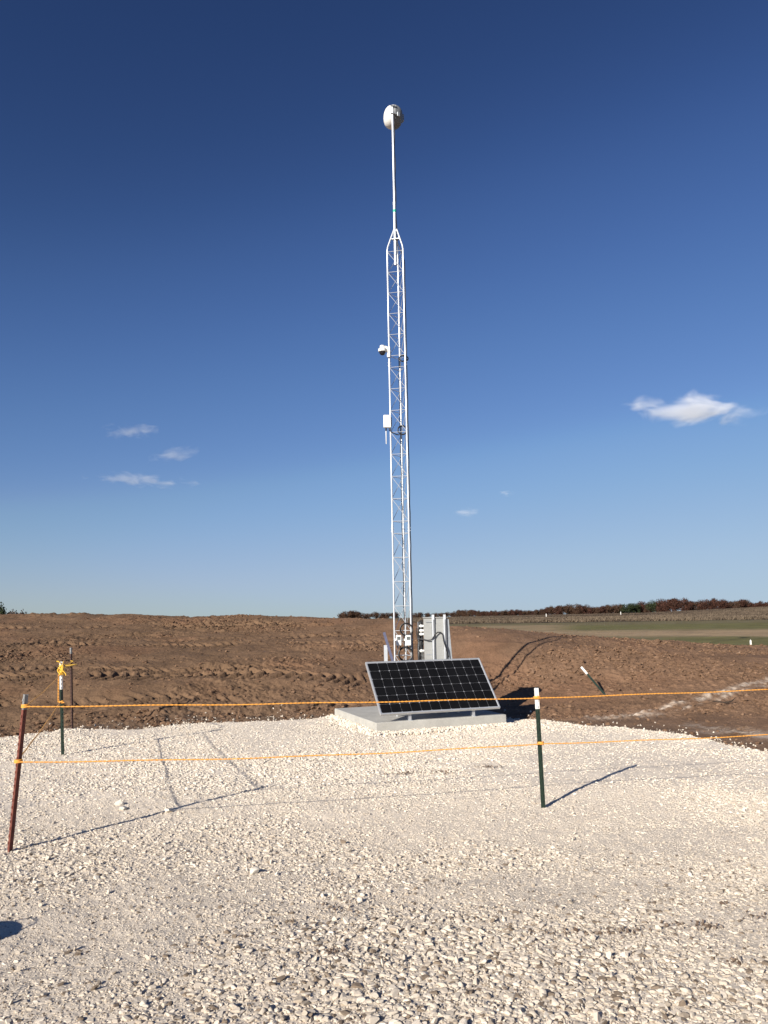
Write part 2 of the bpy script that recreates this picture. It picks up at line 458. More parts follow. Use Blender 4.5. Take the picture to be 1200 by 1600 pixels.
# caliche dragged over the soil by wheels, and other pale patches: (points, width, strength)
TRK = []
for pl, wd, st in (([(985, 1116), (1030, 1106), (1060, 1097), (1095, 1090), (1130, 1080), (1165, 1068), (1200, 1058), (1260, 1042)], .085, .75),
                   ([(1000, 1121), (1040, 1112), (1080, 1101), (1110, 1094), (1150, 1080), (1200, 1068)], .06, .55),
                   ([(940, 1118), (985, 1118), (1010, 1116)], .30, .6),
                   ([(1125, 1140), (1160, 1140), (1200, 1146), (1260, 1150)], .30, .5),
                   ([(1080, 1128), (1130, 1136)], .2, .4)):
    TRK.append(([hit(*p) for p in pl], wd, st))
def caliche(x, y):
    v = np.zeros_like(x)
    for pts, wd, st in TRK:
        run = 0
        for a, b in zip(pts[:-1], pts[1:]):
            dx, dy = b.x - a.x, b.y - a.y; L = math.hypot(dx, dy)
            t = np.clip(((x - a.x) * dx + (y - a.y) * dy) / L / L, 0, 1)
            d = np.hypot(x - a.x - t * dx, y - a.y - t * dy)
            bars = .45 + .55 * (((run + t * L) / .17 + d * 2) % 1 > .45)
            v = np.maximum(v, st * np.exp(-(d / wd) ** 2) * bars); run += L
    return v * sstep(-.5, .15, fbm(x * 4, y * 4, 3, 90)) * 1.2

# dirt
A = angles(35, 1050, 70)
R = np.concatenate([np.linspace(6, 11.6, 12), np.arange(11.6, 18, .024), np.arange(18, 31, .04), np.linspace(31, 70, 60)])
AA, RR = np.meshgrid(np.radians(A), R)
X, Y = RR * np.sin(AA), RR * np.cos(AA)
ed = edge_d(X, Y)
FIELD_Y = 25.5
fd = Y - np.interp(X, [-40, -6, 0, 3, 8, 12, 30], [34, 33, 30, 26, 24.2, 23.5, 23]) + 1.5 * fbm(X * .25, Y * .25, 3, 30)       # >0: pasture
Z = terrain(X, Y) + dirt_detail(X, Y) * sstep(.3, -.8, ed) * sstep(12, 3, np.maximum(fd, 0))
Z = Z - .035 - .12 * sstep(.0, .6, ed) - .3 * sstep(.2, 2.0, fd)
lw = sstep(3.0, -5.0, X)
c_r = np.array([.186, .113, .070]); c_l = np.array([.164, .102, .061])
tint = c_r * (1 - lw[..., None]) + c_l * lw[..., None]
redp = sstep(.0, .5, fbm(X * .5, Y * .5, 3, 33))[..., None]
tint = tint * (1 - .35 * redp) + np.array([.22, .115, .065]) * .35 * redp
base_dusty = np.exp(-(np.maximum(-ed, 0) / .9) ** 2)[..., None]
tint = tint * (1 - .35 * base_dusty) + np.array([.17, .13, .10]) * .35 * base_dusty
cal = np.clip(caliche(X, Y), 0, .9)[..., None]
tint = tint * (1 - cal) + np.array([.52, .44, .36]) * cal
sheet('dirt_ground', X, Y, Z, (ed < .7) & (fd < 4), M['dirt'], tint)

# gravel yard
R = np.concatenate([np.linspace(.3, 2.2, 12), np.exp(np.arange(math.log(2.25), math.log(15.6), .0046))])
AA, RR = np.meshgrid(np.radians(angles(35, 900, 80)), R)
X, Y = RR * np.sin(AA), RR * np.cos(AA)
ed = edge_d(X, Y); du = dusty(X, Y)
def gravel_z(x, y, ed):
    return terrain(x, y) + .03 * fbm(x * .5, y * .5, 2, 50) + .012 * fbm(x * 3, y * 3, 3, 51) + .006 * fbm(x * 22, y * 22, 3, 52) - .10 * sstep(.12, -.25, ed) - .035 * np.exp(-(np.hypot((x - .6) / 1.5, (y - 13.4) / 1.6)) ** 4)
Z = gravel_z(X, Y, ed)
wh = np.array([.755, .665, .55]); dd = np.array([.71, .615, .50])
k = (.55 * du + .25 * sstep(0, .6, fbm(X * .8, Y * .8, 3, 55)))[..., None]
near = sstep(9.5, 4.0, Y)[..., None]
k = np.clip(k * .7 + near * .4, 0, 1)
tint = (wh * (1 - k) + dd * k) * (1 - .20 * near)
mudm = np.zeros_like(X)
MUD = []
for mx_, my_, rx_, ry_ in ((966, 1456, .10, .035), (985, 1452, .05, .03), (1037, 1446, .06, .03), (1098, 1446, .09, .03), (1112, 1449, .06, .02), (1186, 1432, .07, .03), (1130, 1414, .03, .03), (1150, 1498, .04, .02), (900, 1457, .10, .015), (625, 1211, .12, .04), (680, 1208, .20, .05), (765, 1199, .14, .05), (530, 1420, .10, .06), (520, 1494, .08, .02), (455, 1445, .02, .03)):
    mh = hit(mx_, my_); MUD.append((mh.x, mh.y, rx_, ry_))
for cx, cy, rx, ry in MUD:
    mudm = np.maximum(mudm, np.exp(-(((X - cx) / rx) ** 2 + ((Y - cy) / ry) ** 2)) * sstep(-.1, .4, fbm(X * 12, Y * 12, 3, 56)))
mudm = mudm[..., None] * .6
tint = tint * (1 - mudm) + np.array([.20, .15, .115]) * mudm
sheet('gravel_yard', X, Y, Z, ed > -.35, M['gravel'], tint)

# pasture
R = np.concatenate([np.arange(20, 60, .5), np.exp(np.arange(math.log(60), math.log(6000), .03))])
AA, RR = np.meshgrid(np.radians(angles(36, 360, 60)), R)
X, Y = RR * np.sin(AA), RR * np.cos(AA)
fd = Y - np.interp(X, [-40, -6, 0, 3, 8, 12, 30], [34, 33, 30, 26, 24.2, 23.5, 23]) + 1.5 * fbm(X * .25, Y * .25, 3, 30)
fd = np.where(np.abs(np.degrees(AA)) > 60, RR - 30, fd)
Z = terrain(X, Y) + .05 * fbm(X * .8, Y * .8, 3, 34) - .35 * sstep(.3, -1.5, fd)
green = np.array([.150, .138, .055]); tan_ = np.array([.31, .225, .135]); olive = np.array([.16, .135, .070]); brown = np.array([.13, .097, .070]); dk = np.array([.07, .055, .038])
rr = RR + 9 * fbm(X * .03, Y * .05, 3, 35)
az = np.degrees(AA)
def band(a, b, s): return (sstep(a - s, a + s, rr) * sstep(b + s, b - s, rr))[..., None]
tint = np.ones(X.shape + (3,)) * olive
for cc, bb in ((green, band(20, 39, 2) * sstep(17, 21, az)[..., None] * .9), (tan_, band(39, 54, 3)), (green, band(55, 90, 5)), (olive, band(98, 112, 5)), (dk, band(114, 126, 3)), (brown, band(128, 460, 6))):
    tint = tint * (1 - bb) + cc * bb
m_tan = (sstep(14.0, 11, az) * sstep(5, 8, az))[..., None] * band(30, 95, 5)
tint = tint * (1 - m_tan * .8) + tan_ * m_tan * .8
strk = sstep(.1, .5, fbm(X * .02, Y * .10, 3, 36))[..., None] * band(128, 460, 6)
tint = tint * (1 - strk * .7) + np.array([.20, .16, .10]) * strk * .7
sheet('pasture', X, Y, Z, fd > -2, M['field'], tint)

# ------------------------------------------------------------------ scattered stuff (instances on points)
def rock_mesh(name, m, sub, rough, flat, seed, spiky=1.0):
    import bmesh
    bm = bmesh.new(); bmesh.ops.create_icosphere(bm, subdivisions=sub, radius=1)
    rn = random.Random(seed)
    dirs = [Vector((rn.gauss(0, 1), rn.gauss(0, 1), rn.gauss(0, 1))).normalized() for _ in range(13)]
    cuts = [rn.uniform(.42, .80) for _ in dirs]
    s_ = 1.3
    for v in bm.verts:
        for d, c in zip(dirs, cuts):
            k = v.co.dot(d)
            if k > c: v.co -= d * (k - c)
        v.co *= s_ * (1 + rn.uniform(-rough, rough))
        v.co.z *= flat
    me = bpy.data.meshes.new(name); bm.to_mesh(me); bm.free(); me.materials.append(m)
    return me
def scatter(name, pts, scl, rot, rnd, protos, label=None, cat=None):
    """one object: a cloud of points carrying instances of a few stone shapes"""
    me = bpy.data.meshes.new(name); n = len(pts)
    me.vertices.add(n); me.vertices.foreach_set('co', pts.astype(np.float32).reshape(-1))
    for nm, arr, ty in (('scl', scl, 'FLOAT_VECTOR'), ('rot', rot, 'FLOAT_VECTOR'), ('rnd', rnd, 'FLOAT')):
        a = me.attributes.new(nm, ty, 'POINT')
        a.data.foreach_set('vector' if ty == 'FLOAT_VECTOR' else 'value', arr.astype(np.float32).reshape(-1))
    a = me.attributes.new('kindid', 'INT', 'POINT'); a.data.foreach_set('value', RNG.integers(0, len(protos), n).astype(np.int32))
    o = bpy.data.objects.new(name, me); COL.objects.link(o)
    ng = bpy.data.node_groups.new(name, 'GeometryNodeTree')
    ng.interface.new_socket('Geometry', in_out='INPUT', socket_type='NodeSocketGeometry')
    ng.interface.new_socket('Geometry', in_out='OUTPUT', socket_type='NodeSocketGeometry')
    N = ng.nodes.new; L = ng.links.new
    gi = N('NodeGroupInput'); go = N('NodeGroupOutput')
    g2i = N('GeometryNodeGeometryToInstance')
    iop = N('GeometryNodeInstanceOnPoints')
    # prototypes live as meshes on hidden-free data: bring them in through object info of real stones lying in the scatter
    for p in protos:
        oi = N('GeometryNodeObjectInfo'); oi.inputs[0].default_value = p; oi.transform_space = 'ORIGINAL'
        L(oi.outputs['Geometry'], g2i.inputs[0])
    m2p = N('GeometryNodeMeshToPoints')
    L(gi.outputs[0], m2p.inputs[0]); L(m2p.outputs[0], iop.inputs['Points'])
    L(g2i.outputs[0], iop.inputs['Instance']); iop.inputs['Pick Instance'].default_value = True
    def attr(nm, ty):
        a = N('GeometryNodeInputNamedAttribute'); a.data_type = ty; a.inputs[0].default_value = nm; return a.outputs[0]
    L(attr('kindid', 'INT'), iop.inputs['Instance Index'])
    e2r = N('FunctionNodeEulerToRotation'); L(attr('rot', 'FLOAT_VECTOR'), e2r.inputs[0]); L(e2r.outputs[0], iop.inputs['Rotation'])
    L(attr('scl', 'FLOAT_VECTOR'), iop.inputs['Scale'])
    L(iop.outputs[0], go.inputs[0])
    md = o.modifiers.new('scatter', 'NODES'); md.node_group = ng
    o['kind'] = 'stuff'
    if label: o['label'] = label
    if cat: o['category'] = cat
    return o
def proto_obj(name, me):
    """not linked to the scene: only a data source for the scatter"""
    return bpy.data.objects.new(name, me)

rocks = [proto_obj('limestone_chip', rock_mesh('limestone_chip', M['stone'], 3, .02, .66, s)) for s in range(7)]
rocks_s = [proto_obj('limestone_grit', rock_mesh('limestone_grit', M['stone'], 1, .08, .75, 40 + s)) for s in range(5)]
clods = [proto_obj('soil_clod', rock_mesh('soil_clod', M['clod'], 2, .13, .8, 80 + s)) for s in range(6)]
crumbs = [proto_obj('mud_crumb', rock_mesh('mud_crumb', M['mud'], 1, .15, .6, 120 + s)) for s in range(4)]

PAD_O = Vector((-.177, 12.315, 0)); PAD_YAW = radians(20.0); PAD_W, PAD_D, PAD_H = 2.21, 2.21, .14
PU = Vector((cos(PAD_YAW), sin(PAD_YAW), 0)); PV = Vector((-sin(PAD_YAW), cos(PAD_YAW), 0))
def in_pad(x, y, m=0):
    a = (x - PAD_O.x) * PU.x + (y - PAD_O.y) * PU.y; b = (x - PAD_O.x) * PV.x + (y - PAD_O.y) * PV.y
    return (a > -m) & (a < PAD_W + m) & (b > -m) & (b < PAD_D + m)
def polar_pts(n, r0, r1, half):
    r = np.sqrt(RNG.uniform(r0 * r0, r1 * r1, n)); a = np.radians(RNG.uniform(-half, half, n))
    return r * np.sin(a), r * np.cos(a)
def stones(n, r0, r1, smin, smax, power, protos, name, sink=.35, loose=.07, dens=None, label=None, cat=None, half=36):
    x, y = polar_pts(n, r0, r1, half)
    ed = edge_d(x, y); du = dusty(x, y)
    p = dens(x, y, ed, du)
    k = (RNG.uniform(0, 1, n) < p) & ~in_pad(x, y, -.02)
    x, y, ed, du = x[k], y[k], ed[k], du[k]; n = len(x)
    s = smin + (smax - smin) * RNG.uniform(0, 1, n) ** power
    s = s * (1 - .30 * du)
    lo = RNG.uniform(0, 1, n) < loose                      # the few that lie on top; the rest are rolled into the fines
    z = gravel_z(x, y, ed) + np.where(lo, s * .45, s * (.30 - sink * .6 - .18 * du + RNG.uniform(-.15, .15, n)))
    sc = np.stack([s * RNG.uniform(.8, 1.35, n), s * RNG.uniform(.75, 1.1, n), s * RNG.uniform(.6, .95, n)], 1)
    tl_ = np.where(lo, 1.2, .30)
    ro = np.stack([RNG.uniform(-1, 1, n) * tl_, RNG.uniform(-1, 1, n) * tl_, RNG.uniform(0, 6.28, n)], 1)
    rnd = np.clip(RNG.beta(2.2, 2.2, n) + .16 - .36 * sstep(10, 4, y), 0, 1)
    return scatter(name, np.stack([x, y, z], 1), sc, ro, rnd, protos, label, cat)
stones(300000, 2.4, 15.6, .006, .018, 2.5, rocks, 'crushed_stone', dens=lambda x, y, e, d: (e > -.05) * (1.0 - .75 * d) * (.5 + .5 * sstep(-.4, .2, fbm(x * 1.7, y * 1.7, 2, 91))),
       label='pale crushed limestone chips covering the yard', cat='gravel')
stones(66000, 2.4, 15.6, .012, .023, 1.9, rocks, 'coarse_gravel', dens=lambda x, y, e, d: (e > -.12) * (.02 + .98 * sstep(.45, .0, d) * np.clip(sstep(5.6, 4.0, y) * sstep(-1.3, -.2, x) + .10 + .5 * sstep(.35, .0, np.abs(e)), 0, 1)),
       label='larger limestone pieces along the yard edge and in the near ground', cat='gravel')
stones(200000, 2.4, 8.5, .0035, .008, 1.5, rocks_s, 'limestone_grit', sink=.2, dens=lambda x, y, e, d: .75 + 0 * x,
       label='fine limestone grit between the larger chips', cat='gravel')
# ridge of stones pushed against the concrete
n = 2600
u = RNG.uniform(-.15, 2.30, n); off = np.abs(RNG.normal(0, .10, n)) + .012
side = RNG.uniform(0, 1, n) < .38
px_ = np.where(side, PAD_O.x + PV.x * u - PU.x * off, PAD_O.x + PU.x * u - PV.x * off)
py_ = np.where(side, PAD_O.y + PV.y * u - PU.y * off, PAD_O.y + PU.y * u - PV.y * off)
s = RNG.uniform(.010, .030, n)
z = .05 * np.exp(-(off / .12) ** 2) * np.where(side, .8, .22) * RNG.uniform(0, 1, n) + s * .3 - .022
scatter('heaped_stone', np.stack([px_, py_, z], 1), np.stack([s * 1.1, s, s * .9], 1), RNG.uniform(0, 6.28, (n, 3)), np.clip(RNG.beta(3, 2, n) + .1, 0, 1), rocks, 'loose stones heaped against the front of the concrete slab', 'gravel')
# stray chips thrown out on to the soil
x, y = polar_pts(90000, 9.5, 15.8, 36); ed = edge_d(x, y)
k = (ed < -.02) & (ed > -1.1) & (RNG.uniform(0, 1, len(x)) < .38 * np.exp(ed / .16) + .012) & ~in_pad(x, y, .02)
x, y, ed = x[k], y[k], ed[k]; n = len(x); s = RNG.uniform(.006, .018, n)
scatter('stray_stone', np.stack([x, y, terrain(x, y) + dirt_detail(x, y) * sstep(.3, -.8, ed) - .035 + s * .4], 1), np.stack([s * 1.2, s, s * .8], 1), RNG.uniform(0, 6.28, (n, 3)), np.clip(RNG.beta(2, 2, n), 0, 1), rocks,
        'stray limestone chips thinning out on to the brown soil', 'gravel')
# soil clods
n = 150000
x, y = polar_pts(n, 11, 28, 36)
ed = edge_d(x, y)
rough = sstep(-.25, .45, fbm(x * .35, y * .7, 3, 21)) * sstep(-.3, .3, fbm(x * 1.5, y * 1.5, 2, 25))
cy_ = np.interp(x, CY_X, CY_Y)
k = (ed < -.03) & (RNG.uniform(0, 1, n) < .08 + .75 * rough) & (caliche(x, y) < .25) & (y < cy_ + 3) & ~in_pad(x, y, .05)
x, y, rough = x[k], y[k], rough[k]; n = len(x)
s = .006 + .034 * RNG.uniform(0, 1, n) ** 5 + .006 * rough + .012 * rough * sstep(1, -4, x) * RNG.uniform(0, 1, n)
z = terrain(x, y) + dirt_detail(x, y) * sstep(.3, -.8, edge_d(x, y)) - .035 + s * .15
scatter('soil_clods', np.stack([x, y, z], 1), np.stack([s * RNG.uniform(.8, 1.4, n), s, s * RNG.uniform(.6, 1, n)], 1), np.stack([RNG.uniform(-.4, .4, n), RNG.uniform(-.4, .4, n), RNG.uniform(0, 6.28, n)], 1),
        np.clip(RNG.beta(2, 2, n) - .25 * sstep(2, -5, x), 0, 1), clods, 'loose brown clods over the earth bank', 'soil')
# crumbs of mud dropped on the gravel
xs, ys = [], []
for cx, cy, rx, ry in MUD:
    m_ = int(420 * rx * (1 + 4 * ry)); xs.append(RNG.normal(cx, rx * .7, m_)); ys.append(RNG.normal(cy, ry * 1.1, m_))
x = np.concatenate(xs); y = np.concatenate(ys); n = len(x); s = .003 + .011 * RNG.uniform(0, 1, n) ** 3
scatter('mud_crumbs', np.stack([x, y, gravel_z(x, y, edge_d(x, y)) + .010], 1), np.stack([s, s, s * .7], 1), RNG.uniform(0, 6.28, (n, 3)), RNG.uniform(0, 1, n), crumbs, 'dark mud crumbs dropped across the gravel', 'soil')

# dry brush in front of the far trees
def tuft(seed, h=1.0, n=60, spread=.8):
    rn = random.Random(seed); v = []; f = []
    for i in range(n):
        a = rn.uniform(0, 6.28); r = spread * math.sqrt(rn.random()); x, y = r * cos(a), r * sin(a)
        hh = h * rn.uniform(.45, 1) * (1 - .4 * (r / spread) ** 2); lx, ly = rn.gauss(0, .22), rn.gauss(0, .22)
        w = rn.uniform(.03, .09); b = rn.uniform(0, 6.28)
        k = len(v); v += [(x - w * cos(b), y - w * sin(b), -.1), (x + w * cos(b), y + w * sin(b), -.1), (x + lx + w * .8 * cos(b), y + ly + w * .8 * sin(b), hh * .8), (x + lx * 1.3, y + ly * 1.3, hh)]
        f += [(k, k + 1, k + 2), (k, k + 2, k + 3)]
    me = bpy.data.meshes.new('brush_tuft'); me.from_pydata(v, [], f); me.materials.append(M['brush']); return proto_obj('brush_tuft', me)
tufts = [tuft(s) for s in range(5)]
n = 60000
r = np.sqrt(RNG.uniform(116 ** 2, 420 ** 2, n)); a = np.radians(RNG.uniform(-6, 38, n)); x, y = r * np.sin(a), r * np.cos(a)
k = (fbm(x * .03, y * .06, 3, 61) > -.35); x, y = x[k], y[k]; n = len(x)
s = RNG.uniform(.30, .70, n)
scatter('dry_brush', np.stack([x, y, terrain(x, y)], 1), np.stack([s * 1.6, s * 1.6, s], 1), np.stack([0 * x, 0 * x, RNG.uniform(0, 6.28, n)], 1), np.clip(.5 + .35 * fbm(x * .02, y * .06, 2, 62) * 2 + RNG.normal(0, .15, n), 0, 1), tufts, 'grey brown weeds and scrub in front of the far trees', 'brush')

# ------------------------------------------------------------------ concrete pad
pad = MB()
nx = 40
pad.box((PAD_W / 2, PAD_D / 2, (PAD_H - .12) / 2), (PAD_W, PAD_D, PAD_H + .12), bev=.009)
po = pad.build('concrete_pad', M['concrete'], loc=PAD_O)
po.rotation_euler = (0, 0, PAD_YAW)
setp(po, 'low square grey concrete slab under the solar panel', 'concrete pad')
def padp(u, v, z=PAD_H): return PAD_O + PU * u + PV * v + Vector((0, 0, z))

# ------------------------------------------------------------------ solar panel
Q = Vector((-.101, 12.276, .267)); yaw, tilt = radians(19.97), radians(47.1)
SU = Vector((cos(yaw), sin(yaw), 0)); SV = Vector((-sin(yaw) * cos(tilt), cos(yaw) * cos(tilt), sin(tilt))); SN = SU.cross(SV)
W, Hh = 2.019, 1.02
sp = thing('solar_panel', Q, 'tilted black solar panel with silver frame on the concrete slab', 'solar panel')
Rm = Matrix((SU, SV, SN)).transposed()
def sl(u, v, w): return Rm @ Vector((u, v, w))
fr = MB(); fw_ = .022; ft = .040
fr.box(sl(W / 2, fw_ / 2, -ft / 2), (W, fw_, ft), Rm, .0015); fr.box(sl(W / 2, Hh - fw_ / 2, -ft / 2), (W, fw_, ft), Rm, .0015)
fr.box(sl(fw_ / 2, Hh / 2, -ft / 2), (fw_, Hh - 2 * fw_, ft), Rm, .0015); fr.box(sl(W - fw_ / 2, Hh / 2, -ft / 2), (fw_, Hh - 2 * fw_, ft), Rm, .0015)
fr.build('frame', M['frame'], sp)
MB().box(sl(W / 2, Hh / 2, -.010), (W - 2 * fw_, Hh - 2 * fw_, .005), Rm).build('backsheet', M['sheet'], sp)
cl = MB(); gw, gh = (W - 2 * fw_ - .012) / 12, (Hh - 2 * fw_ - .012) / 6
for i in range(12):
    for j in range(6):
        cx, cy = fw_ + .006 + gw * (i + .5), fw_ + .006 + gh * (j + .5); hx, hy, c = gw / 2 - .0012, gh / 2 - .0012, .0105
        pts = [(-hx + c, -hy), (hx - c, -hy), (hx, -hy + c), (hx, hy - c), (hx - c, hy), (-hx + c, hy), (-hx, hy - c), (-hx, -hy + c)]
        cl.add([sl(cx + a, cy + b, -.0055) for a, b in pts], [tuple(range(8))])
cl.build('solar_cells', M['cell'], sp)
# mounting: front gussets on the slab, rear legs and diagonals
def local(p): return Vector(p) - Q
for u in (.50, 1.58):
    b = Q + SU * u; f = MB()
    hz = b + SV * .07 - SN * ft
    base = Vector((hz.x, hz.y, PAD_H))
    back = base + PV * .13
    f.add([local(base - PU * .003), local(back - PU * .003), local(hz - PU * .003), local(base + PU * .003), local(back + PU * .003), local(hz + PU * .003)],
          [(0, 1, 2), (5, 4, 3), (0, 3, 4, 1), (1, 4, 5, 2), (2, 5, 3, 0)])
    f.box(local(base + PV * .06 + PU * .022 + Vector((0, 0, .004))), (.045, .13, .006), Matrix.Rotation(PAD_YAW, 3, 'Z'))
    f.box(local((base + hz) / 2 + PU * .0), (.045, .006, (hz - base).length), Matrix.Rotation(PAD_YAW, 3, 'Z'))
    f.build('front_foot', M['galv'], sp)
for u in (.52, 1.60):
    top = Q + SU * u + SV * .86 - SN * (ft + .015); foot = Vector((top.x, top.y, PAD_H)) + PV * .05
    MB().tube([local(foot), local(top)], .018, 8).build('rear_leg', M['galv'], sp, True)
    low = Q + SU * u + SV * .40 - SN * (ft + .01)
    MB().tube([local(foot + Vector((0, 0, .03))), local(low)], .012, 8).build('brace', M['galv'], sp, True)
    ra = Q + SU * u + SV * .03 - SN * (ft + .012); rb = Q + SU * u + SV * .96 - SN * (ft + .012)
    MB().box(local((ra + rb) / 2), (.04, (rb - ra).length, .022), Rm).build('mounting_rail', M['galv'], sp)

# ------------------------------------------------------------------ lattice tower
TY = 14.2; TB = PAD_H
FWD = .30; TA = radians(12)
L0 = Vector((.146, TY, 0)); e1 = Vector((cos(TA), -sin(TA), 0)); e2 = Vector((sin(TA), cos(TA), 0))
LEG = [L0, L0 + e1 * FWD, L0 + e1 * FWD * .5 + e2 * FWD * .866]
TC = (LEG[0] + LEG[1] + LEG[2]) / 3
tw = thing('lattice_tower', (TC.x, TC.y, TB), 'tall slender triangular steel lattice tower with a pipe mast on top', 'tower')
def tl(p): return Vector(p) - Vector((TC.x, TC.y, TB))
Z0, ZJ1, ZJ2, ZT, ZA = TB, 3.34, 6.41, 8.55, 8.98
for i, p in enumerate(LEG):
    m_ = MB().tube([tl(p + Vector((0, 0, Z0))), tl(p + Vector((0, 0, ZT)))], .0165, 10)
    for zj in (ZJ1, ZJ2):
        m_.tube([tl(p + Vector((0, 0, zj - .13))), tl(p + Vector((0, 0, zj + .02)))], .0205, 10)
        for dz in (-.10, -.05): m_.tube([tl(p + Vector((-.032, 0, zj + dz))), tl(p + Vector((.032, 0, zj + dz)))], .006, 6)
    m_.build('leg', M['galv'], tw, True)
PITCHZ = .413
for si, (za, zb) in enumerate(((Z0 + .05, ZJ1 - .14), (ZJ1 + .08, ZJ2 - .14), (ZJ2 + .08, ZT - .04))):
    nb = max(1, round((zb - za) / PITCHZ)); st = (zb - za) / nb
    for (a, b, rv) in ((0, 1, 0), (0, 2, 1), (2, 1, 1)):
        A_, B_ = LEG[a], LEG[b]; d = (B_ - A_).normalized() * .012; m_ = MB()
        nn = e2 * -.012 if (a, b) == (0, 1) else Vector((0, 0, 0))
        pts = []
        for k in range(nb + 1):
            z = zb - k * st
            m_.tube([tl(A_ + d + nn + Vector((0, 0, z))), tl(B_ - d + nn + Vector((0, 0, z)))], .0052, 6)
            if k < nb:
                if not rv: m_.tube([tl(A_ + d + nn + Vector((0, 0, z - .012))), tl(B_ - d + nn + Vector((0, 0, z - st + .02)))], .0052, 6)
                else: m_.tube([tl(B_ - d + nn + Vector((0, 0, z - .012))), tl(A_ + d + nn + Vector((0, 0, z - st + .02)))], .0052, 6)
        m_.build('zigzag_brace', M['galv'], tw, True)
AP = TC + Vector((-.0, -.02, ZA))
for p in LEG:
    q = (TC - p); q.z = 0
    MB().tube([tl(p + Vector((0, 0, ZT - .02))), tl(p + q * .06 + Vector((0, 0, ZT + .06))), tl(p + q * .82 + Vector((0, 0, ZA)))], .0155, 10).build('top_leg', M['galv'], tw, True)
for zz, r_ in ((ZA - .02, .045), (ZA - .20, .10)):
    g_ = MB(); vs = [tl(TC + (p - TC).normalized() * r_ + Vector((0, 0, zz))) for p in LEG]
    vs2 = [v + Vector((0, 0, .008)) for v in vs]
    g_.add(vs + vs2, [(2, 1, 0), (3, 4, 5), (0, 1, 4, 3), (1, 2, 5, 4), (2, 0, 3, 5)]); g_.build('top_plate', M['galv'], tw)
mx, my = TC.x - .012, TC.y
ms = MB().tube([tl((mx, my, 8.28)), tl((mx, my, 9.5))], .028, 12)
ms.tube([tl((mx, my, 9.5)), tl((mx, my, at(611, 164, TY).z))], .0225, 12)
ms.tube([tl((mx, my, 9.48)), tl((mx, my, 9.54))], .031, 12)
ms.build('mast', M['galv'], tw, True)
MB().tube([tl((mx, my, 9.33)), tl((mx, my, 9.385))], .0305, 12).build('tape_band', M['tape'], tw, True)
# cable down the mast and the right leg
cb = []
for k in range(14):
    z = 11.1 - k * .17; cb.append((mx + .030 + .006 * sin(k * 1.7), my + .01, z))
R_ = LEG[1]
cb += [(mx + .045, my - .02, 8.7), (R_.x - .01, R_.y + .03, 8.45)]
for k in range(40):
    z = 8.3 - k * .19
    if z > .85: cb.append((R_.x + .026 + .004 * sin(k * 2.3), R_.y + .012 + .004 * cos(k), z))
MB().tube([tl(p) for p in cb], .009, 6).build('cable', M['black'], tw, True)
B3 = LEG[2]
MB().tube([tl((B3.x - .022 + .006 * sin(k * 1.9), B3.y - .02, z)) for k, z in enumerate(np.arange(6.5, .9, -.2))], .007, 6).build('cable', M['black'], tw, True)
MB().box(tl(TC + Vector((0, 0, TB + .007))), (.42, .42, .014), Matrix.Rotation(PAD_YAW, 3, 'Z'), .002).build('base_plate', M['galv'], tw)

# dish antenna
DC = Vector((mx + .012, my + .22, at(609, 181, TY + .22).z))
da = thing('dish_antenna', DC, 'round white covered microwave dish at the very top of the mast', 'antenna')
ax = Vector((-.99, -.10, .06)).normalized()
MB().lathe([(.185, .0), (.182, .05), (.170, .10), (.148, .15), (.115, .188), (.07, .212), (.03, .222), (.0, .225)], ax, (0, 0, 0), 40).build('radome', M['radome'], da, True)
MB().lathe([(.004, .228), (-.035, .230), (-.038, .224), (-.08, .212), (-.13, .178), (-.165, .130), (-.182, .07), (-.186, 0.0)], ax, (0, 0, 0), 40).build('dish_shell', M['dish_shade'], da, True)
bk = MB()
hub = ax * -.13
bk.lathe([(0, .07), (-.03, .07), (-.032, .045), (-.07, .045)], ax, hub, 16)
bk.box(hub + ax * -.05, (.05, .08, .14), Matrix.Rotation(radians(27), 3, 'Z'), .004)
for dz in (-.08, .08):
    bk.tube([hub + ax * -.06 + Vector((0, 0, dz)), Vector((.05, -.24, dz)), Vector((-.012, -.22, dz))], .011, 8)
    bk.tube([Vector((-.05, -.250, dz)), Vector((.04, -.250, dz))], .012, 8)
    bk.tube([Vector((-.05, -.190, dz)), Vector((.04, -.190, dz))], .012, 8)
bk.build('mount_bracket', M['galv_dark'], da, True)
rd = MB().box(Vector((.09, -.17, -.07)), (.06, .09, .09), Matrix.Rotation(radians(27), 3, 'Z'), .006)
rd.build('radio_unit', M['galv_dark'], da)

# dome camera
pc = at(597.5, 549.5, TY - .06)
cm = thing('dome_camera', pc, 'small white pan-tilt dome camera with dark glass, bracketed to the upper tower', 'camera')
MB().lathe([(.118, .0), (.118, .035), (.112, .045), (.075, .047), (.055, .060), (.050, .075), (.010, .077), (.0, .074), (-.004, .066)][::-1], (0, 0, 1), (0, 0, 0), 28).build('housing', M['white'], cm, True)
MB().lathe([(-.068, .0), (-.066, .016), (-.058, .034), (-.042, .050), (-.020, .060), (-.003, .063)], (0, 0, 1), (0, 0, 0), 28).build('dome_glass', M['darkglass'], cm, True)
arm = MB(); lx = LEG[0].x - pc.x
arm.tube([(.02, 0, .085), (.07, .01, .082), (lx - .02, .04, .02)], [.030, .034, .042], 12)
arm.build('bracket_arm', M['white'], cm, True)
MB().box((lx - .005, .045, .0), (.055, .09, .20), Matrix.Rotation(-TA, 3, 'Z'), .006).build('mounting_plate', M['white'], cm)

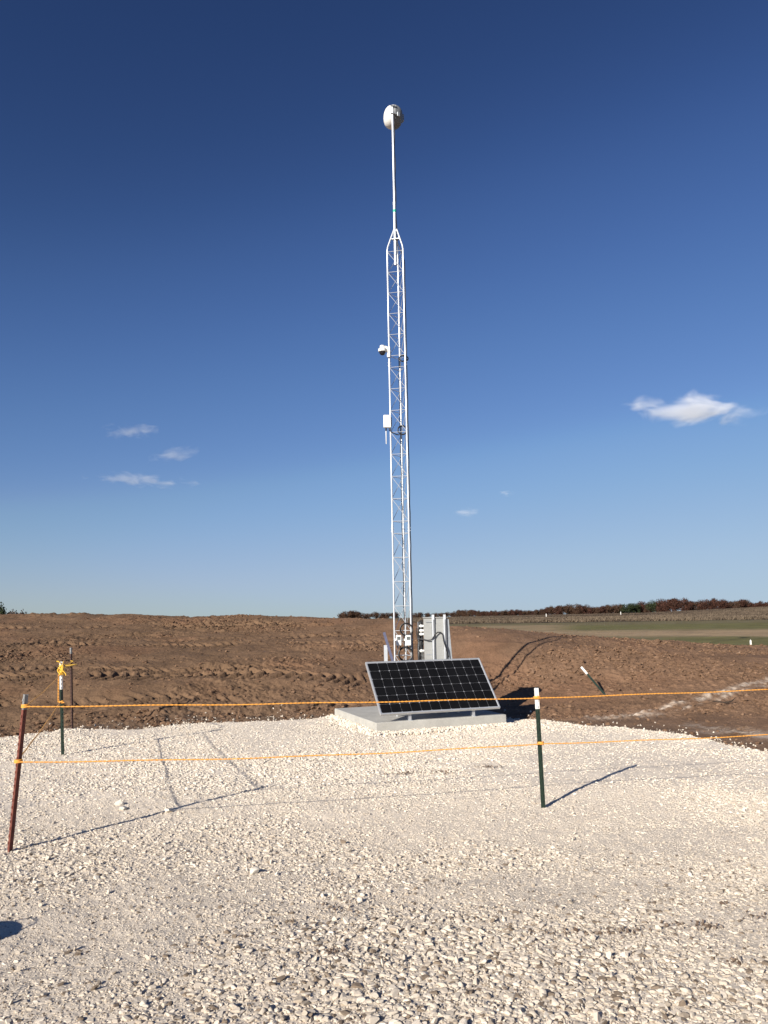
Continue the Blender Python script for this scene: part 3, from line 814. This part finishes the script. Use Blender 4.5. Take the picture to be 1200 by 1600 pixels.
# radio box on the left leg
pr_ = at(605, 658.5, TY - .07)
rb = thing('radio_box', pr_, 'flat white wireless box with whip antenna below, clamped to the tower below the camera', 'radio')
MB().box((0, 0, 0), (.135, .055, .235), Matrix.Rotation(radians(8), 3, 'Z'), .008).build('case', M['white'], rb)
MB().lathe([(0, .016), (-.045, .014), (-.06, .010)], (0, 0, 1), (-.024, 0, -.118), 10).build('connector', M['black'], rb, True)
MB().lathe([(0, .009), (-.24, .008), (-.245, .004)], (0, 0, 1), (-.024, 0, -.175), 10).build('whip_antenna', M['white'], rb, True)
MB().box((.055, .05, 0), (.06, .05, .16), None, .004).build('clamp', M['galv_dark'], rb)
MB().tube([(.03, 0, -.118), (.035, .0, -.16), (.07, .03, -.19), (.16, .06, -.23), (.21, .06, -.24)], .009, 8).build('cable', M['black'], rb, True)

def coil(px, py, rad, turns, label, Y, tiltx=0, sq=1.0, tail=None, thick=.0075):
    c = at(px, py, Y); t = thing('cable_coil', c, label, 'cable', 'spare cable coils tied to the tower')
    rn = random.Random(int(px * 7 + py)); pts = []
    for i in range(turns * 26 + 1):
        a = 2 * pi * i / 26 + 1.2; k = i / (turns * 26)
        rr_ = rad * (1 + .07 * sin(a * .37 + px) + rn.uniform(-.01, .01))
        pts.append(Vector((cos(a) * rr_, -.012 + k * .035 + .25 * sin(a) * rr_ * tiltx, sin(a) * rr_ * sq)))
    if tail: pts += [Vector(p) for p in tail]
    MB().tube(pts, thick, 6).build('loops', M['black'], t, True)
    tie = MB(); tie.lathe([(-.006, .016), (.006, .016)], (1, 0, 0), (0, 0.003, rad * sq), 10); tie.build('cable_tie', M['black'], t, True)
    return t
coil(630.5, 560, .085, 3, 'flat black cable loop tied at the height of the dome camera', TY - .03, 1.6, .75)
coil(628.8, 672, .082, 3, 'round black cable loop tied level with the radio box', TY - .03, .4, 1)
coil(635, 983.5, .105, 3, 'black cable coil just above the two white boxes near the tower foot', TY - .10, .3, 1, thick=.009)
coil(633.5, 1022, .118, 4, 'black cable coil just below the two white boxes, half behind the panel', TY - .10, .3, 1, thick=.010)

# two white boxes on a cross strap
for i, (px, lab) in enumerate(((623, 'white weatherproof box strapped to the left leg of the tower foot'), (638, 'white weatherproof box strapped beside the right leg of the tower foot'))):
    c = at(px, 1000.5, TY - .13)
    t = thing('junction_box', c, lab, 'electrical box', 'white boxes on the tower foot')
    MB().box((0, 0, 0), (.095, .07, .18), None, .008).build('case', M['white'], t)
    MB().box((0, -.037, .035), (.058, .005, .055), None, .001).build('cover_window', M['lcd'], t)
    for s_ in (-1, 1): MB().lathe([(0, .010), (-.03, .010), (-.032, .013), (-.04, .013)], (0, 0, 1), (s_ * .025, 0, -.09), 10).build('cable_gland', M['black'], t, True)
    MB().box((0, .042, .01), (.16, .012, .035), None, .002).build('strap', M['white'], t)
for dx in (-.105, .0, .0): pass

# ------------------------------------------------------------------ equipment cabinet (seen from behind)
CY = 13.45
cl_, cr_ = at(663, 1030, CY), at(700, 1030, CY)
cbx = thing('equipment_cabinet', (.5 * (cl_.x + cr_.x), CY, PAD_H), 'aluminium equipment cabinet on two channel posts standing behind the solar panel', 'cabinet', rz=radians(-4))
topz = at(680, 966, CY).z - PAD_H
wc = cr_.x - cl_.x
MB().box((0, .14, topz / 2 + .10), (wc, .26, topz - .20), None, .006).build('body', M['alu'], cbx)
MB().box((-wc * .28, .004, topz / 2 + .06), (wc * .26, .010, topz - .30), None, .003).build('back_panel', M['alu'], cbx)
MB().box((wc * .17, .006, topz / 2 + .06), (wc * .34, .008, topz - .32), None, .003).build('back_panel', M['alu'], cbx)
MB().box((0, .15, topz + .012), (wc + .02, .31, .018), None, .003).build('top_cover', M['alu'], cbx)
for xo, in ((-.035,), (.155,)):
    hst = at(676, 960.5, CY).z - PAD_H
    st = MB()
    st.box((xo, -.030, hst / 2), (.041, .004, hst)); 
    st.box((xo - .0185, -.014, hst / 2), (.004, .030, hst)); st.box((xo + .0185, -.014, hst / 2), (.004, .030, hst))
    s_o = st.build('channel_post', M['galv'], cbx)
    MB().box((xo + .010, -.0335, hst / 2 - .03), (.010, .003, hst - .10)).build('slot', M['black'], s_o)
for zz in (.35, .95, topz - .06): MB().box((-wc * .28, -.003, zz), (wc * .26, .006, .012)).build('seam', M['galv_dark'], cbx)
# side heat-sink fins and cable glands on the left side
fn = MB()
for k in range(26): fn.box((-wc / 2 - .022, .10, .45 + k * .022), (.044, .20, .006))
fn.build('cooling_fins', M['alu'], cbx)
for k, zz in enumerate((1.42, 1.345, 1.285, 1.01)):
    MB().lathe([(0, .020), (.03, .020), (.032, .026), (.062, .026), (.064, .014), (.075, .014)], (-1, 0, 0), (-wc / 2, .03, zz), 12).build('cable_gland', M['white'], cbx, True)
sh = MB(); sh.add([(wc / 2 + .002, .02, topz - .02), (wc / 2 + .03, .02, topz - .02), (wc / 2 + .10, .02, .4), (wc / 2 + .002, .02, .4), (wc / 2 + .002, .22, topz - .02), (wc / 2 + .03, .22, topz - .02), (wc / 2 + .10, .22, .4), (wc / 2 + .002, .22, .4)],
                  [(0, 1, 2, 3), (7, 6, 5, 4), (0, 4, 5, 1), (1, 5, 6, 2), (2, 6, 7, 3), (3, 7, 4, 0)])
sh.build('side_shroud', M['galv_dark'], cbx)
MB().tube([(-.30, .02, 1.21), (-.20, -.02, 1.20), (-.14, -.045, 1.185), (-.08, -.05, 1.19), (-.045, -.055, 1.22), (-.01, -.055, 1.28), (.04, -.045, 1.315), (.09, -.045, 1.31), (.12, -.05, 1.27), (.135, -.055, 1.16), (.17, -.055, 1.05), (.21, -.02, .9)], .010, 8).build('cable', M['black'], cbx, True)
# vertical runs of cable and netting left of the cabinet
tg = thing('cable_bundle', (cbx.location.x - .245, CY + .06, PAD_H), 'tangle of dark cables hanging between tower and cabinet', 'cable')
rn = random.Random(5)
for k in range(12):
    x0 = rn.uniform(-.065, .06); pts = []
    for j in range(12):
        z = .25 + j * .115 + rn.uniform(-.02, .02)
        if z > 1.52: break
        pts.append((x0 + .018 * sin(j * rn.uniform(.7, 1.4) + k) + .01 * (j - 6) / 6, rn.uniform(-.02, .05) * .6 + k * .006, z))
    MB().tube(pts, rn.choice((.006, .008, .010)), 6).build('cable', M['black'], tg, True)
pls = MB(); pls.box((.0, .11, .80), (.09, .012, 1.38), None, .002)
for k in range(30): pls.box((.0, .101, .20 + k * .042), (.09, .010, .008))
pls.build('ladder_tray', M['galv_dark'], tg)

# stub post and leaning strut left of the tower
b = at(603, 1036, 13.7)
s_ = thing('steel_post', (b.x, b.y, PAD_H), 'short pale galvanised post left of the tower, rising behind the panel', 'post')
hp = at(603, 1008, 13.7).z - PAD_H
pp = MB(); pp.box((0, -.020, hp / 2), (.060, .004, hp)); pp.box((-.028, 0, hp / 2), (.004, .036, hp)); pp.box((.028, 0, hp / 2), (.004, .036, hp)); pp.build('channel', M['galv'], s_)
MB().box((0, 0, .006), (.13, .13, .012), None, .002).build('foot_plate', M['galv'], s_)
p1, p2 = at(600, 988, 13.75), at(614, 1034, 13.6)
p2e = p1 + (p2 - p1) * ((p1.z - PAD_H) / (p1.z - p2.z))
s_ = thing('leaning_strut', p2e, 'dark blue grey metal strut leaning beside the left leg of the tower', 'strut')
d_ = p1 - p2e
ls = MB(); ls.prism([(-.022, -.004), (.022, -.004), (.022, .034), (.018, .034), (.018, 0), (-.018, 0), (-.018, .034), (-.022, .034)], (0, 0, 0), d_)
ls.build('channel', M['bluesteel'], s_)

# ------------------------------------------------------------------ steel T posts
TP = [(-.020, -.0025), (.020, -.0025), (.020, .0025), (.004, .0045), (.0035, .030), (-.0035, .030), (-.004, .0045), (-.020, .0025)]
def t_post(base, top, bodym, tipm, tiplen, label, facing=0, spade=False, group='steel fence posts'):
    t = thing('fence_post', base, label, 'post', group)
    base = Vector(base); top = Vector(top); d = (top - base); Lh = d.length; dn = d.normalized()
    ca, sa = cos(facing), sin(facing); prof = [(x * ca - y * sa, x * sa + y * ca) for x, y in TP]
    bodyend = d - dn * tiplen
    m_ = MB().prism(prof, -dn * .30, bodyend)
    u = Vector((1, 0, 0)); u = (u - dn * u.dot(dn)).normalized(); w = dn.cross(u)
    fdir = (u * (sa) + w * (-ca)); sd_ = u * ca + w * sa
    def studs(mm, z0, z1):
        z = z0
        while z < z1:
            c = dn * z + fdir * .0055
            rot = Matrix((sd_, dn.cross(sd_), dn)).transposed()
            mm.box(c, (.011, .010, .020), rot, .002); z += .052
    studs(m_, .06, Lh - tiplen - .01)
    m_.build('shaft', bodym, t)
    tp = MB().prism(prof, bodyend, d); studs(tp, Lh - tiplen + .02, Lh - .02)
    tp.build('painted_tip', tipm, t)
    return t, dn
lb, lt = at(13, 1330, 6.32), at(38, 1085, 6.32)
t_post(lb, lt, M['rust'], M['tipgrey'], .115, 'rusty red steel post with worn silver tip at the left edge of the gravel', radians(-50))
rb_, rt_ = at(849, 1263, 7.38), at(838, 1075, 7.38)
t_post(rb_, rt_, M['green'], M['tipwhite'], .185, 'dark green steel post with white tip standing in the gravel right of the slab', radians(12))
gb, gt = at(98, 1180, 10.73), at(95, 1034, 10.73)
t_post(gb, gt, M['green'], M['tipwhite'], .36, 'dark green steel post with yellow rope knotted on its white tip', radians(20))
bb, bt = at(112, 1139, 13.3), at(110, 1012, 13.3)
t_post((bb.x, bb.y, T1(bb.x, bb.y)), bt, M['brownpaint'], M['tipgrey'], .10, 'thin dark brown post standing in the soil behind the gravel edge', radians(-40))
sb = hit(944, 1084); stp = at(908, 1042, sb.y + .10)
t_post(sb, stp, M['green'], M['tipwhite'], .17, 'green post with white tip leaning far over on the earth bank', radians(0))
t_post((5.95, 8.55, -.01), (5.93, 8.55, 1.06), M['green'], M['tipwhite'], .19, 'green and white post at the far right end of the two ropes, beyond the frame', radians(10))

# ------------------------------------------------------------------ ropes
def rope(a, b, sag, r, m_, label, wraps=(), n=70, apart=.0, group=None, twist=9):
    a = Vector(a); b = Vector(b); pts = []
    for i in range(n + 1):
        k = i / n; p = a.lerp(b, k); p.z -= sag * 4 * k * (1 - k) + .003 * sin(k * 21); pts.append(p)
    return pts
def twine(mb, pts, r, turns_per_m=14, n=6, sep=1.0):
    """two strands laid round each other"""
    fine = []; acc = 0
    for a, b in zip(pts[:-1], pts[1:]):
        L_ = (b - a).length; k = max(1, int(L_ / .018))
        for i in range(k): fine.append((a.lerp(b, i / k), acc + L_ * i / k, (b - a).normalized()))
        acc += L_
    fine.append((pts[-1], acc, (pts[-1] - pts[-2]).normalized()))
    for ph in (0, pi):
        q = []
        for p, s, t in fine:
            u = Vector((0, 0, 1)); u = (u - t * u.dot(t)).normalized() if abs(t.z) < .98 else Vector((1, 0, 0)); w = t.cross(u)
            a = s * turns_per_m * 2 * pi + ph; q.append(p + (u * cos(a) + w * sin(a)) * r * .75 * sep)
        mb.tube(q, r * .72, n)
def wrap(mb, c, dn, rad, r, turns=3):
    u = Vector((1, 0, 0)); w = Vector((0, 1, 0)); pts = []
    for i in range(turns * 14 + 1):
        a = 2 * pi * i / 14; pts.append(Vector(c) + u * cos(a) * rad + w * (sin(a) * rad + .008) + Vector((0, 0, (i / 14 - turns / 2) * r * 1.7)))
    mb.tube(pts, r, 6)
RG = 'ropes strung between the posts'
u1, u2 = at(37, 1104, 6.30), at(840, 1090.5, 7.36); u3 = Vector((5.93, 8.53, at(1200, 1077, 8.0).z - .0))
l1, l2 = at(26, 1190.5, 6.30), at(845.5, 1162, 7.36); l3 = Vector((5.94, 8.53, at(1200, 1145, 8.0).z))
for (p1, p2, p3, sag, lab) in ((u1, u2, u3, .012, 'upper bright orange rope stretched across the view'), (l1, l2, l3, .035, 'lower bright orange rope stretched across the view, under the panel')):
    o = thing('rope', p1, lab, 'rope', RG); mb = MB(); loc = lambda p: Vector(p) - p1
    A1 = rope(p1, p2, sag, .004, None, ''); A2 = rope(p2, p3, sag * .8, .004, None, '')
    twine(mb, [loc(p) for p in A1 + A2[1:]], .0044)
    mb.build('strand', M['orange'], o, True)
    for c in (p1, p2, p3):
        kn = MB(); wrap(kn, loc(c) + Vector((0, .022, 0)), None, .027, .0052); kn.build('wrap', M['orange'], o, True)
g1, g2 = at(94.5, 1054, 10.70), at(94, 1097, 10.70)
for (a, b, lab) in ((at(42, 1101, 6.33), g1, 'upper thin rope running from red post back to green post'), (at(30, 1184, 6.33), g2, 'lower thin rope running from red post back to green post')):
    o = thing('rope', a, lab, 'rope', RG); mb = MB(); twine(mb, [p - a for p in rope(a, b, .02, .004, None, '')], .0046)
    mb.build('strand', M['tan_rope'], o, True)
# yellow knot and hanging rope on the green post
o = thing('rope_knot', g1, 'bunched yellow rope knotted round the tip of the green left post', 'rope'); kn = MB(); rn = random.Random(3)
for k in range(5): wrap(kn, Vector((0, .03, .015 * k + .0)), None, .026, .0065, 2)
for k in range(4):
    pts = [Vector((0, .0, .07 - k * .02))]
    for j in range(9): pts.append(Vector((rn.uniform(-.04, .05), rn.uniform(-.035, .0), rn.uniform(-.01, .15))))
    sm = []
    for a, b, c in zip(pts[:-2], pts[1:-1], pts[2:]):
        for q in (0, .33, .66): sm.append((a.lerp(b, .5 + q * .5)).lerp(b.lerp(c, q * .5), q))
    kn.tube(sm, .0065, 6)
kn.tube([Vector((.01, -.01, .04)), Vector((.05, -.03, .045)), Vector((.08, -.03, .01)), Vector((.085, -.03, -.01))], .007, 6)
kn.tube([Vector((.0, -.01, .14)), Vector((-.02, -.02, .17)), Vector((-.05, -.02, .175))], .007, 6)
kn.build('knot', M['yellow'], o, True)
o = thing('rope', g2, 'short orange rope hanging down the green left post between its two knots', 'rope', RG)
mb = MB(); a_, b_ = Vector((-.02, -.015, .0)), Vector((g1 - g2)) + Vector((-.02, -.015, 0)); twine(mb, [a_.lerp(b_, k / 8) for k in range(9)], .006); mb.build('strand', M['orange'], o, True)
kn = MB(); wrap(kn, Vector((0, .03, 0)), None, .026, .007, 2); kn.tube([Vector((0, -.01, 0)), Vector((.04, -.02, .012)), Vector((.065, -.02, -.004)), Vector((.02, -.02, -.012))], .007, 6); kn.build('wrap', M['orange'], o, True)
q1, q2 = at(103, 1037, 12.6), at(110.5, 1032.5, 13.28)
o = thing('rope', g1, 'slack yellow rope end looping from the knot to the thin brown post', 'rope', RG)
mb = MB(); pts = [Vector((.0, .02, .08)), Vector((-.02, .6, .10)), q1 - g1 + Vector((0, 0, -.03)), q1 - g1 + Vector((0, .3, .02)), q2 - g1, q2 - g1 + Vector((.02, .03, -.01)), q2 - g1 + Vector((-.03, -.05, -.07)), q2 - g1 + Vector((-.09, -.1, -.05)), q2 - g1 + Vector((-.08, -.1, .0))]
mb.tube(pts, .0065, 6); mb.build('strand', M['yellow'], o, True)

# ------------------------------------------------------------------ small things
def stake(px, py0, py1, Y, label, w=.03):
    b = at(px, py1, Y); b.z = T1(b.x, b.y) - .02; h = at(px, py0, Y).z - b.z
    o = thing('marker_stake', b, label, 'stake', 'white marker stakes in the fields')
    m_ = MB(); m_.box((0, 0, (h - w) / 2), (w, w * .5, h - w)); m_.add([(-w / 2, -w / 4, h - w), (w / 2, -w / 4, h - w), (w / 2, w / 4, h - w), (-w / 2, w / 4, h - w), (0, 0, h)], [(0, 1, 4), (1, 2, 4), (2, 3, 4), (3, 0, 4)])
    m_.build('pole', M['tipwhite'], o)
stake(1173, 999, 1005, 24.5, 'short white marker stake just beyond the right end of the earth bank', .045)
stake(853.5, 958.5, 963.5, 200, 'tiny white marker stake in the scrub above the tower shadow', .16)
stake(970, 955.5, 961, 210, 'tiny white marker stake in the scrub before the dark green trees', .16)
tp_ = hit(1133, 1100)
o = thing('twig', tp_, 'dark bent twig lying on the soil at the right', 'twig')
MB().tube([(-.22, 0, .05), (-.10, .02, .035), (.02, -.03, .03), (.12, .0, .05), (.22, .06, .10)], [.009, .013, .014, .011, .005], 6).build('stick', M['wood'], o, True)
o = thing('shadow_caster', (-2.78, 4.04, -.01), 'black plastic stand-in added just out of view at the left to cast a shadow', 'shadow_caster')  # unseen stand-in, added to throw the shadow at the lower left
MB().lathe([(0, .0), (0, .115), (.36, .145), (.375, .152), (.385, .152), (.385, .140), (.02, .108), (.02, .0)], (0, 0, 1), (0, 0, 0), 32).build('caster_body', M['caster_plastic'], o, True)
MB().tube([Vector((.15 * cos(a), .0, .36 + .12 * sin(a))) for a in np.linspace(0, pi, 14)], .004, 6).build('handle', M['galv'], o, True)

# larger loose rocks on the yard
for i, (px, py, sz, lab) in enumerate(((186, 1262, .050, 'white fist-sized stone on the dusty patch right of the red post'), (262, 1272, .052, 'white stone beside the long shadow of the red post'),
        (150, 1372, .030, 'pale loose stone near the lower left'), (398, 1362, .045, 'blocky pale stone lying alone in the near gravel'), (55, 1379, .030, 'small white stone near the left edge'), (193, 1268, .045, 'flat white stone next to the fist-sized one'))):
    sz *= .8; b = hit(px, py); me = rock_mesh('loose_stone', M['whitestone'], 3, .02, .7, 300 + i); o = bpy.data.objects.new('loose_stone', me); COL.objects.link(o)
    o.location = (b.x, b.y, float(gravel_z(np.array([b.x]), np.array([b.y]), np.array([1.]))[0]) + sz * .35); o.scale = (sz * 1.05, sz * .9, sz * .85); o.rotation_euler = (0, .1, i)
    setp(o, lab, 'stone', 'single larger stones on the yard')

# ------------------------------------------------------------------ far trees
def foliage_mat(name, c1, c2):
    m, nt, b = new_mat(name); N = nt.nodes.new; L = nt.links.new
    tc = N('ShaderNodeTexCoord'); n = N('ShaderNodeTexNoise'); n.inputs['Scale'].default_value = .8; n.inputs['Detail'].default_value = 3
    L(tc.outputs['Object'], n.inputs['Vector']); cr = N('ShaderNodeValToRGB'); cr.color_ramp.elements[0].position = .35; cr.color_ramp.elements[1].position = .65
    cr.color_ramp.elements[0].color = (*c1, 1); cr.color_ramp.elements[1].color = (*c2, 1); L(n.outputs[0], cr.inputs[0]); L(cr.outputs[0], b.inputs['Base Color'])
    b.inputs['Roughness'].default_value = .9; b.inputs['Specular IOR Level'].default_value = .1
    return m
FOL = {'rust': foliage_mat('rust_oak_leaves', (.042, .021, .016), (.082, .038, .026)), 'brown': foliage_mat('brown_oak_leaves', (.045, .026, .018), (.085, .050, .032)),
       'green': foliage_mat('dark_green_leaves', (.018, .026, .012), (.045, .055, .026)), 'bare': foliage_mat('bare_grey_twigs', (.06, .05, .045), (.11, .095, .085))}
M['bark'] = mat('bark', (.06, .048, .04), .9, 0, .3, 3, bump=.02, bscale=10)
def crown_mesh(name, seed, m_, h, w, n=2400, leaf=.19, sparse=False):
    rn = random.Random(seed); mb = MB(); lob = []
    for k in range(11):
        a = rn.uniform(0, 6.28); r = w * .5 * rn.uniform(.15, .72)
        lob.append((Vector((r * cos(a), r * sin(a), h * rn.uniform(.16, .80))), w * rn.uniform(.16, .30)))
    lob.append((Vector((0, 0, h * .74)), w * .26))
    for i in range(n):
        c, r = rn.choice(lob); d = Vector((rn.gauss(0, 1), rn.gauss(0, 1), rn.gauss(0, 1))).normalized()
        p = c + d * r * (rn.uniform(.55, 1.12) if not sparse else rn.uniform(.1, 1.2)); p.z = max(p.z, h * .10)
        e = Vector((rn.gauss(0, 1), rn.gauss(0, 1), rn.gauss(0, 1))).normalized(); g = d.cross(e)
        if g.length < .1: continue
        g.normalize(); e = g.cross(d + e * .5).normalized(); s = leaf * rn.uniform(.6, 1.5)
        if sparse: g = g * .34
        mb.add([p - g * s - e * s * .6, p + g * s - e * s * .5, p + g * s * .4 + e * s, p - g * s * .7 + e * s * .7], [(0, 1, 2, 3)])
    me = bpy.data.meshes.new(name); me.from_pydata(mb.v, [], mb.f); me.materials.append(m_); return me
def trunk_mesh(seed, h, w):
    rn = random.Random(seed); mb = MB()
    mb.tube([(0, 0, -.3), (.05, 0, h * .25), (-.05, .08, h * .5), (.1, 0, h * .75)], [w * .035, w * .028, w * .02, w * .008], 7)
    for k in range(6):
        a = rn.uniform(0, 6.28); z = h * rn.uniform(.2, .5); r = w * rn.uniform(.2, .36)
        mb.tube([(0, 0, z), (r * .5 * cos(a), r * .5 * sin(a), z + h * .12), (r * cos(a), r * sin(a), z + h * .28)], [w * .016, w * .010, w * .004], 5)
    me = bpy.data.meshes.new('trunk'); me.from_pydata(mb.v, [], mb.f); me.materials.append(M['bark']); return me
PROT = {}
for kind in ('rust', 'brown', 'green'):
    PROT[kind] = [(crown_mesh('crown', s * 3 + len(kind), FOL[kind], 7, 8 + s % 2 * 1.5), trunk_mesh(s, 7, 8)) for s in range(3)]
PROT['bare'] = [(crown_mesh('crown', 99, FOL['bare'], 6, 6, 1500, .5, True), trunk_mesh(98, 6, 6))]
def tree(x, y, s, sz, kind, k, label, group='trees of the far tree line'):
    cme, tme = PROT[kind][k % len(PROT[kind])]
    t = thing('oak_tree' if kind != 'bare' else 'bare_tree', (x, y, T1(x, y) - .1), label, 'tree', group, rz=(k * 2.4) % 6.28); t.scale = (s, s, sz)
    for nm, me in (('crown', cme), ('trunk', tme)):
        o = bpy.data.objects.new(nm, me); COL.objects.link(o); o.parent = t
# skyline of the tree line read as (photo x, top y)
SKX = [705, 730, 760, 800, 835, 860, 900, 930, 960, 985, 1010, 1035, 1050, 1080, 1100, 1115, 1140, 1160, 1180, 1215, 1260]
SKY = [956, 951, 954, 953, 953, 947, 945, 947, 945, 942, 941, 937, 935, 938, 938, 936, 939, 937, 941, 938, 938]
LB = {'rust': 'rust red oak standing in the far tree line under the right half of the sky', 'brown': 'brown leaved oak standing in the far tree line right of the tower', 'green': 'dark green tree amid the brown oaks of the far tree line, below the big cloud'}
rn = random.Random(21); px = 706; k = 0
while px < 1290:
    Dt = np.interp(px, [700, 900, 1200], [560, 440, 370]) * rn.uniform(.94, 1.06)
    ty = np.interp(px, SKX, SKY) + rn.uniform(-.8, 2.6)
    top = at(px, ty, Dt); gz = T1(top.x, top.y); h = max(2.5, top.z - gz)
    kind = 'green' if 972 < px < 998 or 1018 < px < 1026 else rn.choice(['rust', 'rust', 'brown'] if px > 1020 else ['rust', 'brown', 'brown'])
    sz = h / 6.6; s = min(sz * rn.uniform(.9, 1.1), 1.25)
    tree(top.x, top.y, s, sz, kind, k, LB[kind]); k += 1
    px += rn.uniform(.55, .8) * 8 * s * FPX / Dt / 1.35
# fill-in trees behind, slightly lower
px = 715
while px < 1290:
    Dt = np.interp(px, [700, 900, 1200], [600, 480, 400]); ty = np.interp(px, SKX, SKY) + rn.uniform(1, 4)
    top = at(px, ty, Dt); gz = T1(top.x, top.y); h = max(2.2, top.z - gz); sz = h / 6.6; s = min(sz * 1.1, 1.3); kind = rn.choice(['rust', 'brown'])
    tree(top.x, top.y, s, sz, kind, k, LB[kind]); k += 1
    px += 9 * s * FPX / Dt / 1.3
# small distant clumps left of and behind the tower
for px, ty, w_ in ((534, 958.5, 1), (541, 956, 1), (548, 954.5, 1), (556, 955.5, 1), (564, 958, 1), (575, 958.5, 1), (588, 957, 1), (598, 958.5, 1), (607, 957.5, 1), (618, 957, 1), (648, 958, 1), (657, 957, 1), (668, 958, 1), (680, 958, 1), (690, 957.5, 1), (698, 957, 1)):
    Dt = 640; top = at(px, ty, Dt); gz = T1(top.x, top.y); h = max(2.2, top.z - gz); sz = h / 6.6
    tree(top.x, top.y, sz * 1.35, sz, 'brown', k, 'tiny brown tree on the horizon close beside the lattice tower', 'tiny trees on the horizon by the tower'); k += 1
# bare shrubs on the left crest
for i, (px, ty, Dt, lab) in enumerate(((-3, 948, 60, 'dark shrub cut by the left edge on the skyline of the bank'), (17, 951, 62, 'bare grey shrub on the far left skyline, nearest to the dark one'), (25, 951.5, 63, 'bare grey shrub in the middle of the row on the left skyline'), (33, 951.5, 62, 'bare grey shrub at the right end of the row on the left skyline'))):
    top = at(px, ty, Dt); gz = T1(top.x, top.y); h = top.z - gz
    tree(top.x, top.y, h / 6.6 * (.55 if i else .5), h / 6.4, 'bare' if i else 'green', i, lab, 'shrubs on the left skyline')

# ------------------------------------------------------------------ clouds: real puffs of vapour far beyond
def cloud(px, py, wpx, hpx, label, dens, seed, roll=0, D=3000):
    c = at(px, py, D); k = c.length / FPX * 1.0
    me = bpy.data.meshes.new('cloud')
    import bmesh
    bm = bmesh.new(); bmesh.ops.create_icosphere(bm, subdivisions=4, radius=1); bm.to_mesh(me); bm.free()
    m = bpy.data.materials.new('vapour'); m.use_nodes = True; nt = m.node_tree; nt.nodes.clear(); N = nt.nodes.new; L = nt.links.new
    out = N('ShaderNodeOutputMaterial'); pv = N('ShaderNodeVolumePrincipled'); L(pv.outputs[0], out.inputs['Volume'])
    pv.inputs['Color'].default_value = (.86, .88, .93, 1); pv.inputs['Anisotropy'].default_value = -.3
    tc = N('ShaderNodeTexCoord'); ln = N('ShaderNodeVectorMath'); ln.operation = 'LENGTH'; L(tc.outputs['Object'], ln.inputs[0])
    mp_ = N('ShaderNodeMapping'); mp_.inputs['Location'].default_value = (seed * 3.1, seed * 1.7, 0); mp_.inputs['Scale'].default_value = (wpx / hpx * .55, .8, 1.0)
    L(tc.outputs['Object'], mp_.inputs[0]); n = N('ShaderNodeTexNoise'); n.inputs['Scale'].default_value = 1.15; n.inputs['Detail'].default_value = 6; n.inputs['Roughness'].default_value = .58; n.inputs['Distortion'].default_value = .4
    L(mp_.outputs[0], n.inputs['Vector'])
    a = N('ShaderNodeMath'); a.operation = 'MULTIPLY_ADD'; a.inputs[1].default_value = -.95; a.inputs[2].default_value = .42; L(ln.outputs['Value'], a.inputs[0])
    b = N('ShaderNodeMath'); b.operation = 'MULTIPLY_ADD'; b.inputs[1].default_value = 2.6; b.inputs[2].default_value = -1.08; L(n.outputs[0], b.inputs[0])
    s = N('ShaderNodeMath'); s.operation = 'ADD'; L(a.outputs[0], s.inputs[0]); L(b.outputs[0], s.inputs[1])
    r = N('ShaderNodeMapRange'); r.interpolation_type = 'SMOOTHSTEP'; r.inputs[1].default_value = 0; r.inputs[2].default_value = .7; r.inputs[3].default_value = 0; r.inputs[4].default_value = dens / (hpx * k)
    L(s.outputs[0], r.inputs[0]); L(r.outputs[0], pv.inputs['Density'])
    me.materials.append(m)
    o = bpy.data.objects.new('cloud', me); COL.objects.link(o); o.location = c; o.scale = (wpx * k * .80, hpx * k * 1.2, hpx * k * .66); o.rotation_euler = (0, -roll, 0)
    return setp(o, label, 'cloud', 'small clouds in the clear sky')
cloud(1083, 637, 170, 46, 'largest and brightest cloud, alone in the right of the sky', 1.7, 1, radians(-2))
cloud(199, 675, 80, 22, 'small faint cloud, highest of the three at the left', .42, 2)
cloud(272, 710, 54, 22, 'small wispy cloud, the right one of the three at the left', .42, 3, radians(12))
cloud(214, 750, 140, 20, 'long thin streak of cloud, lowest of the three at the left', .42, 4, radians(-5))
cloud(727, 799, 34, 20, 'tiny faint cloud low in the sky right of the tower', .35, 5)
cloud(792, 771, 22, 11, 'faintest wisp of cloud, a little right of and above the tiny one', .35, 6)
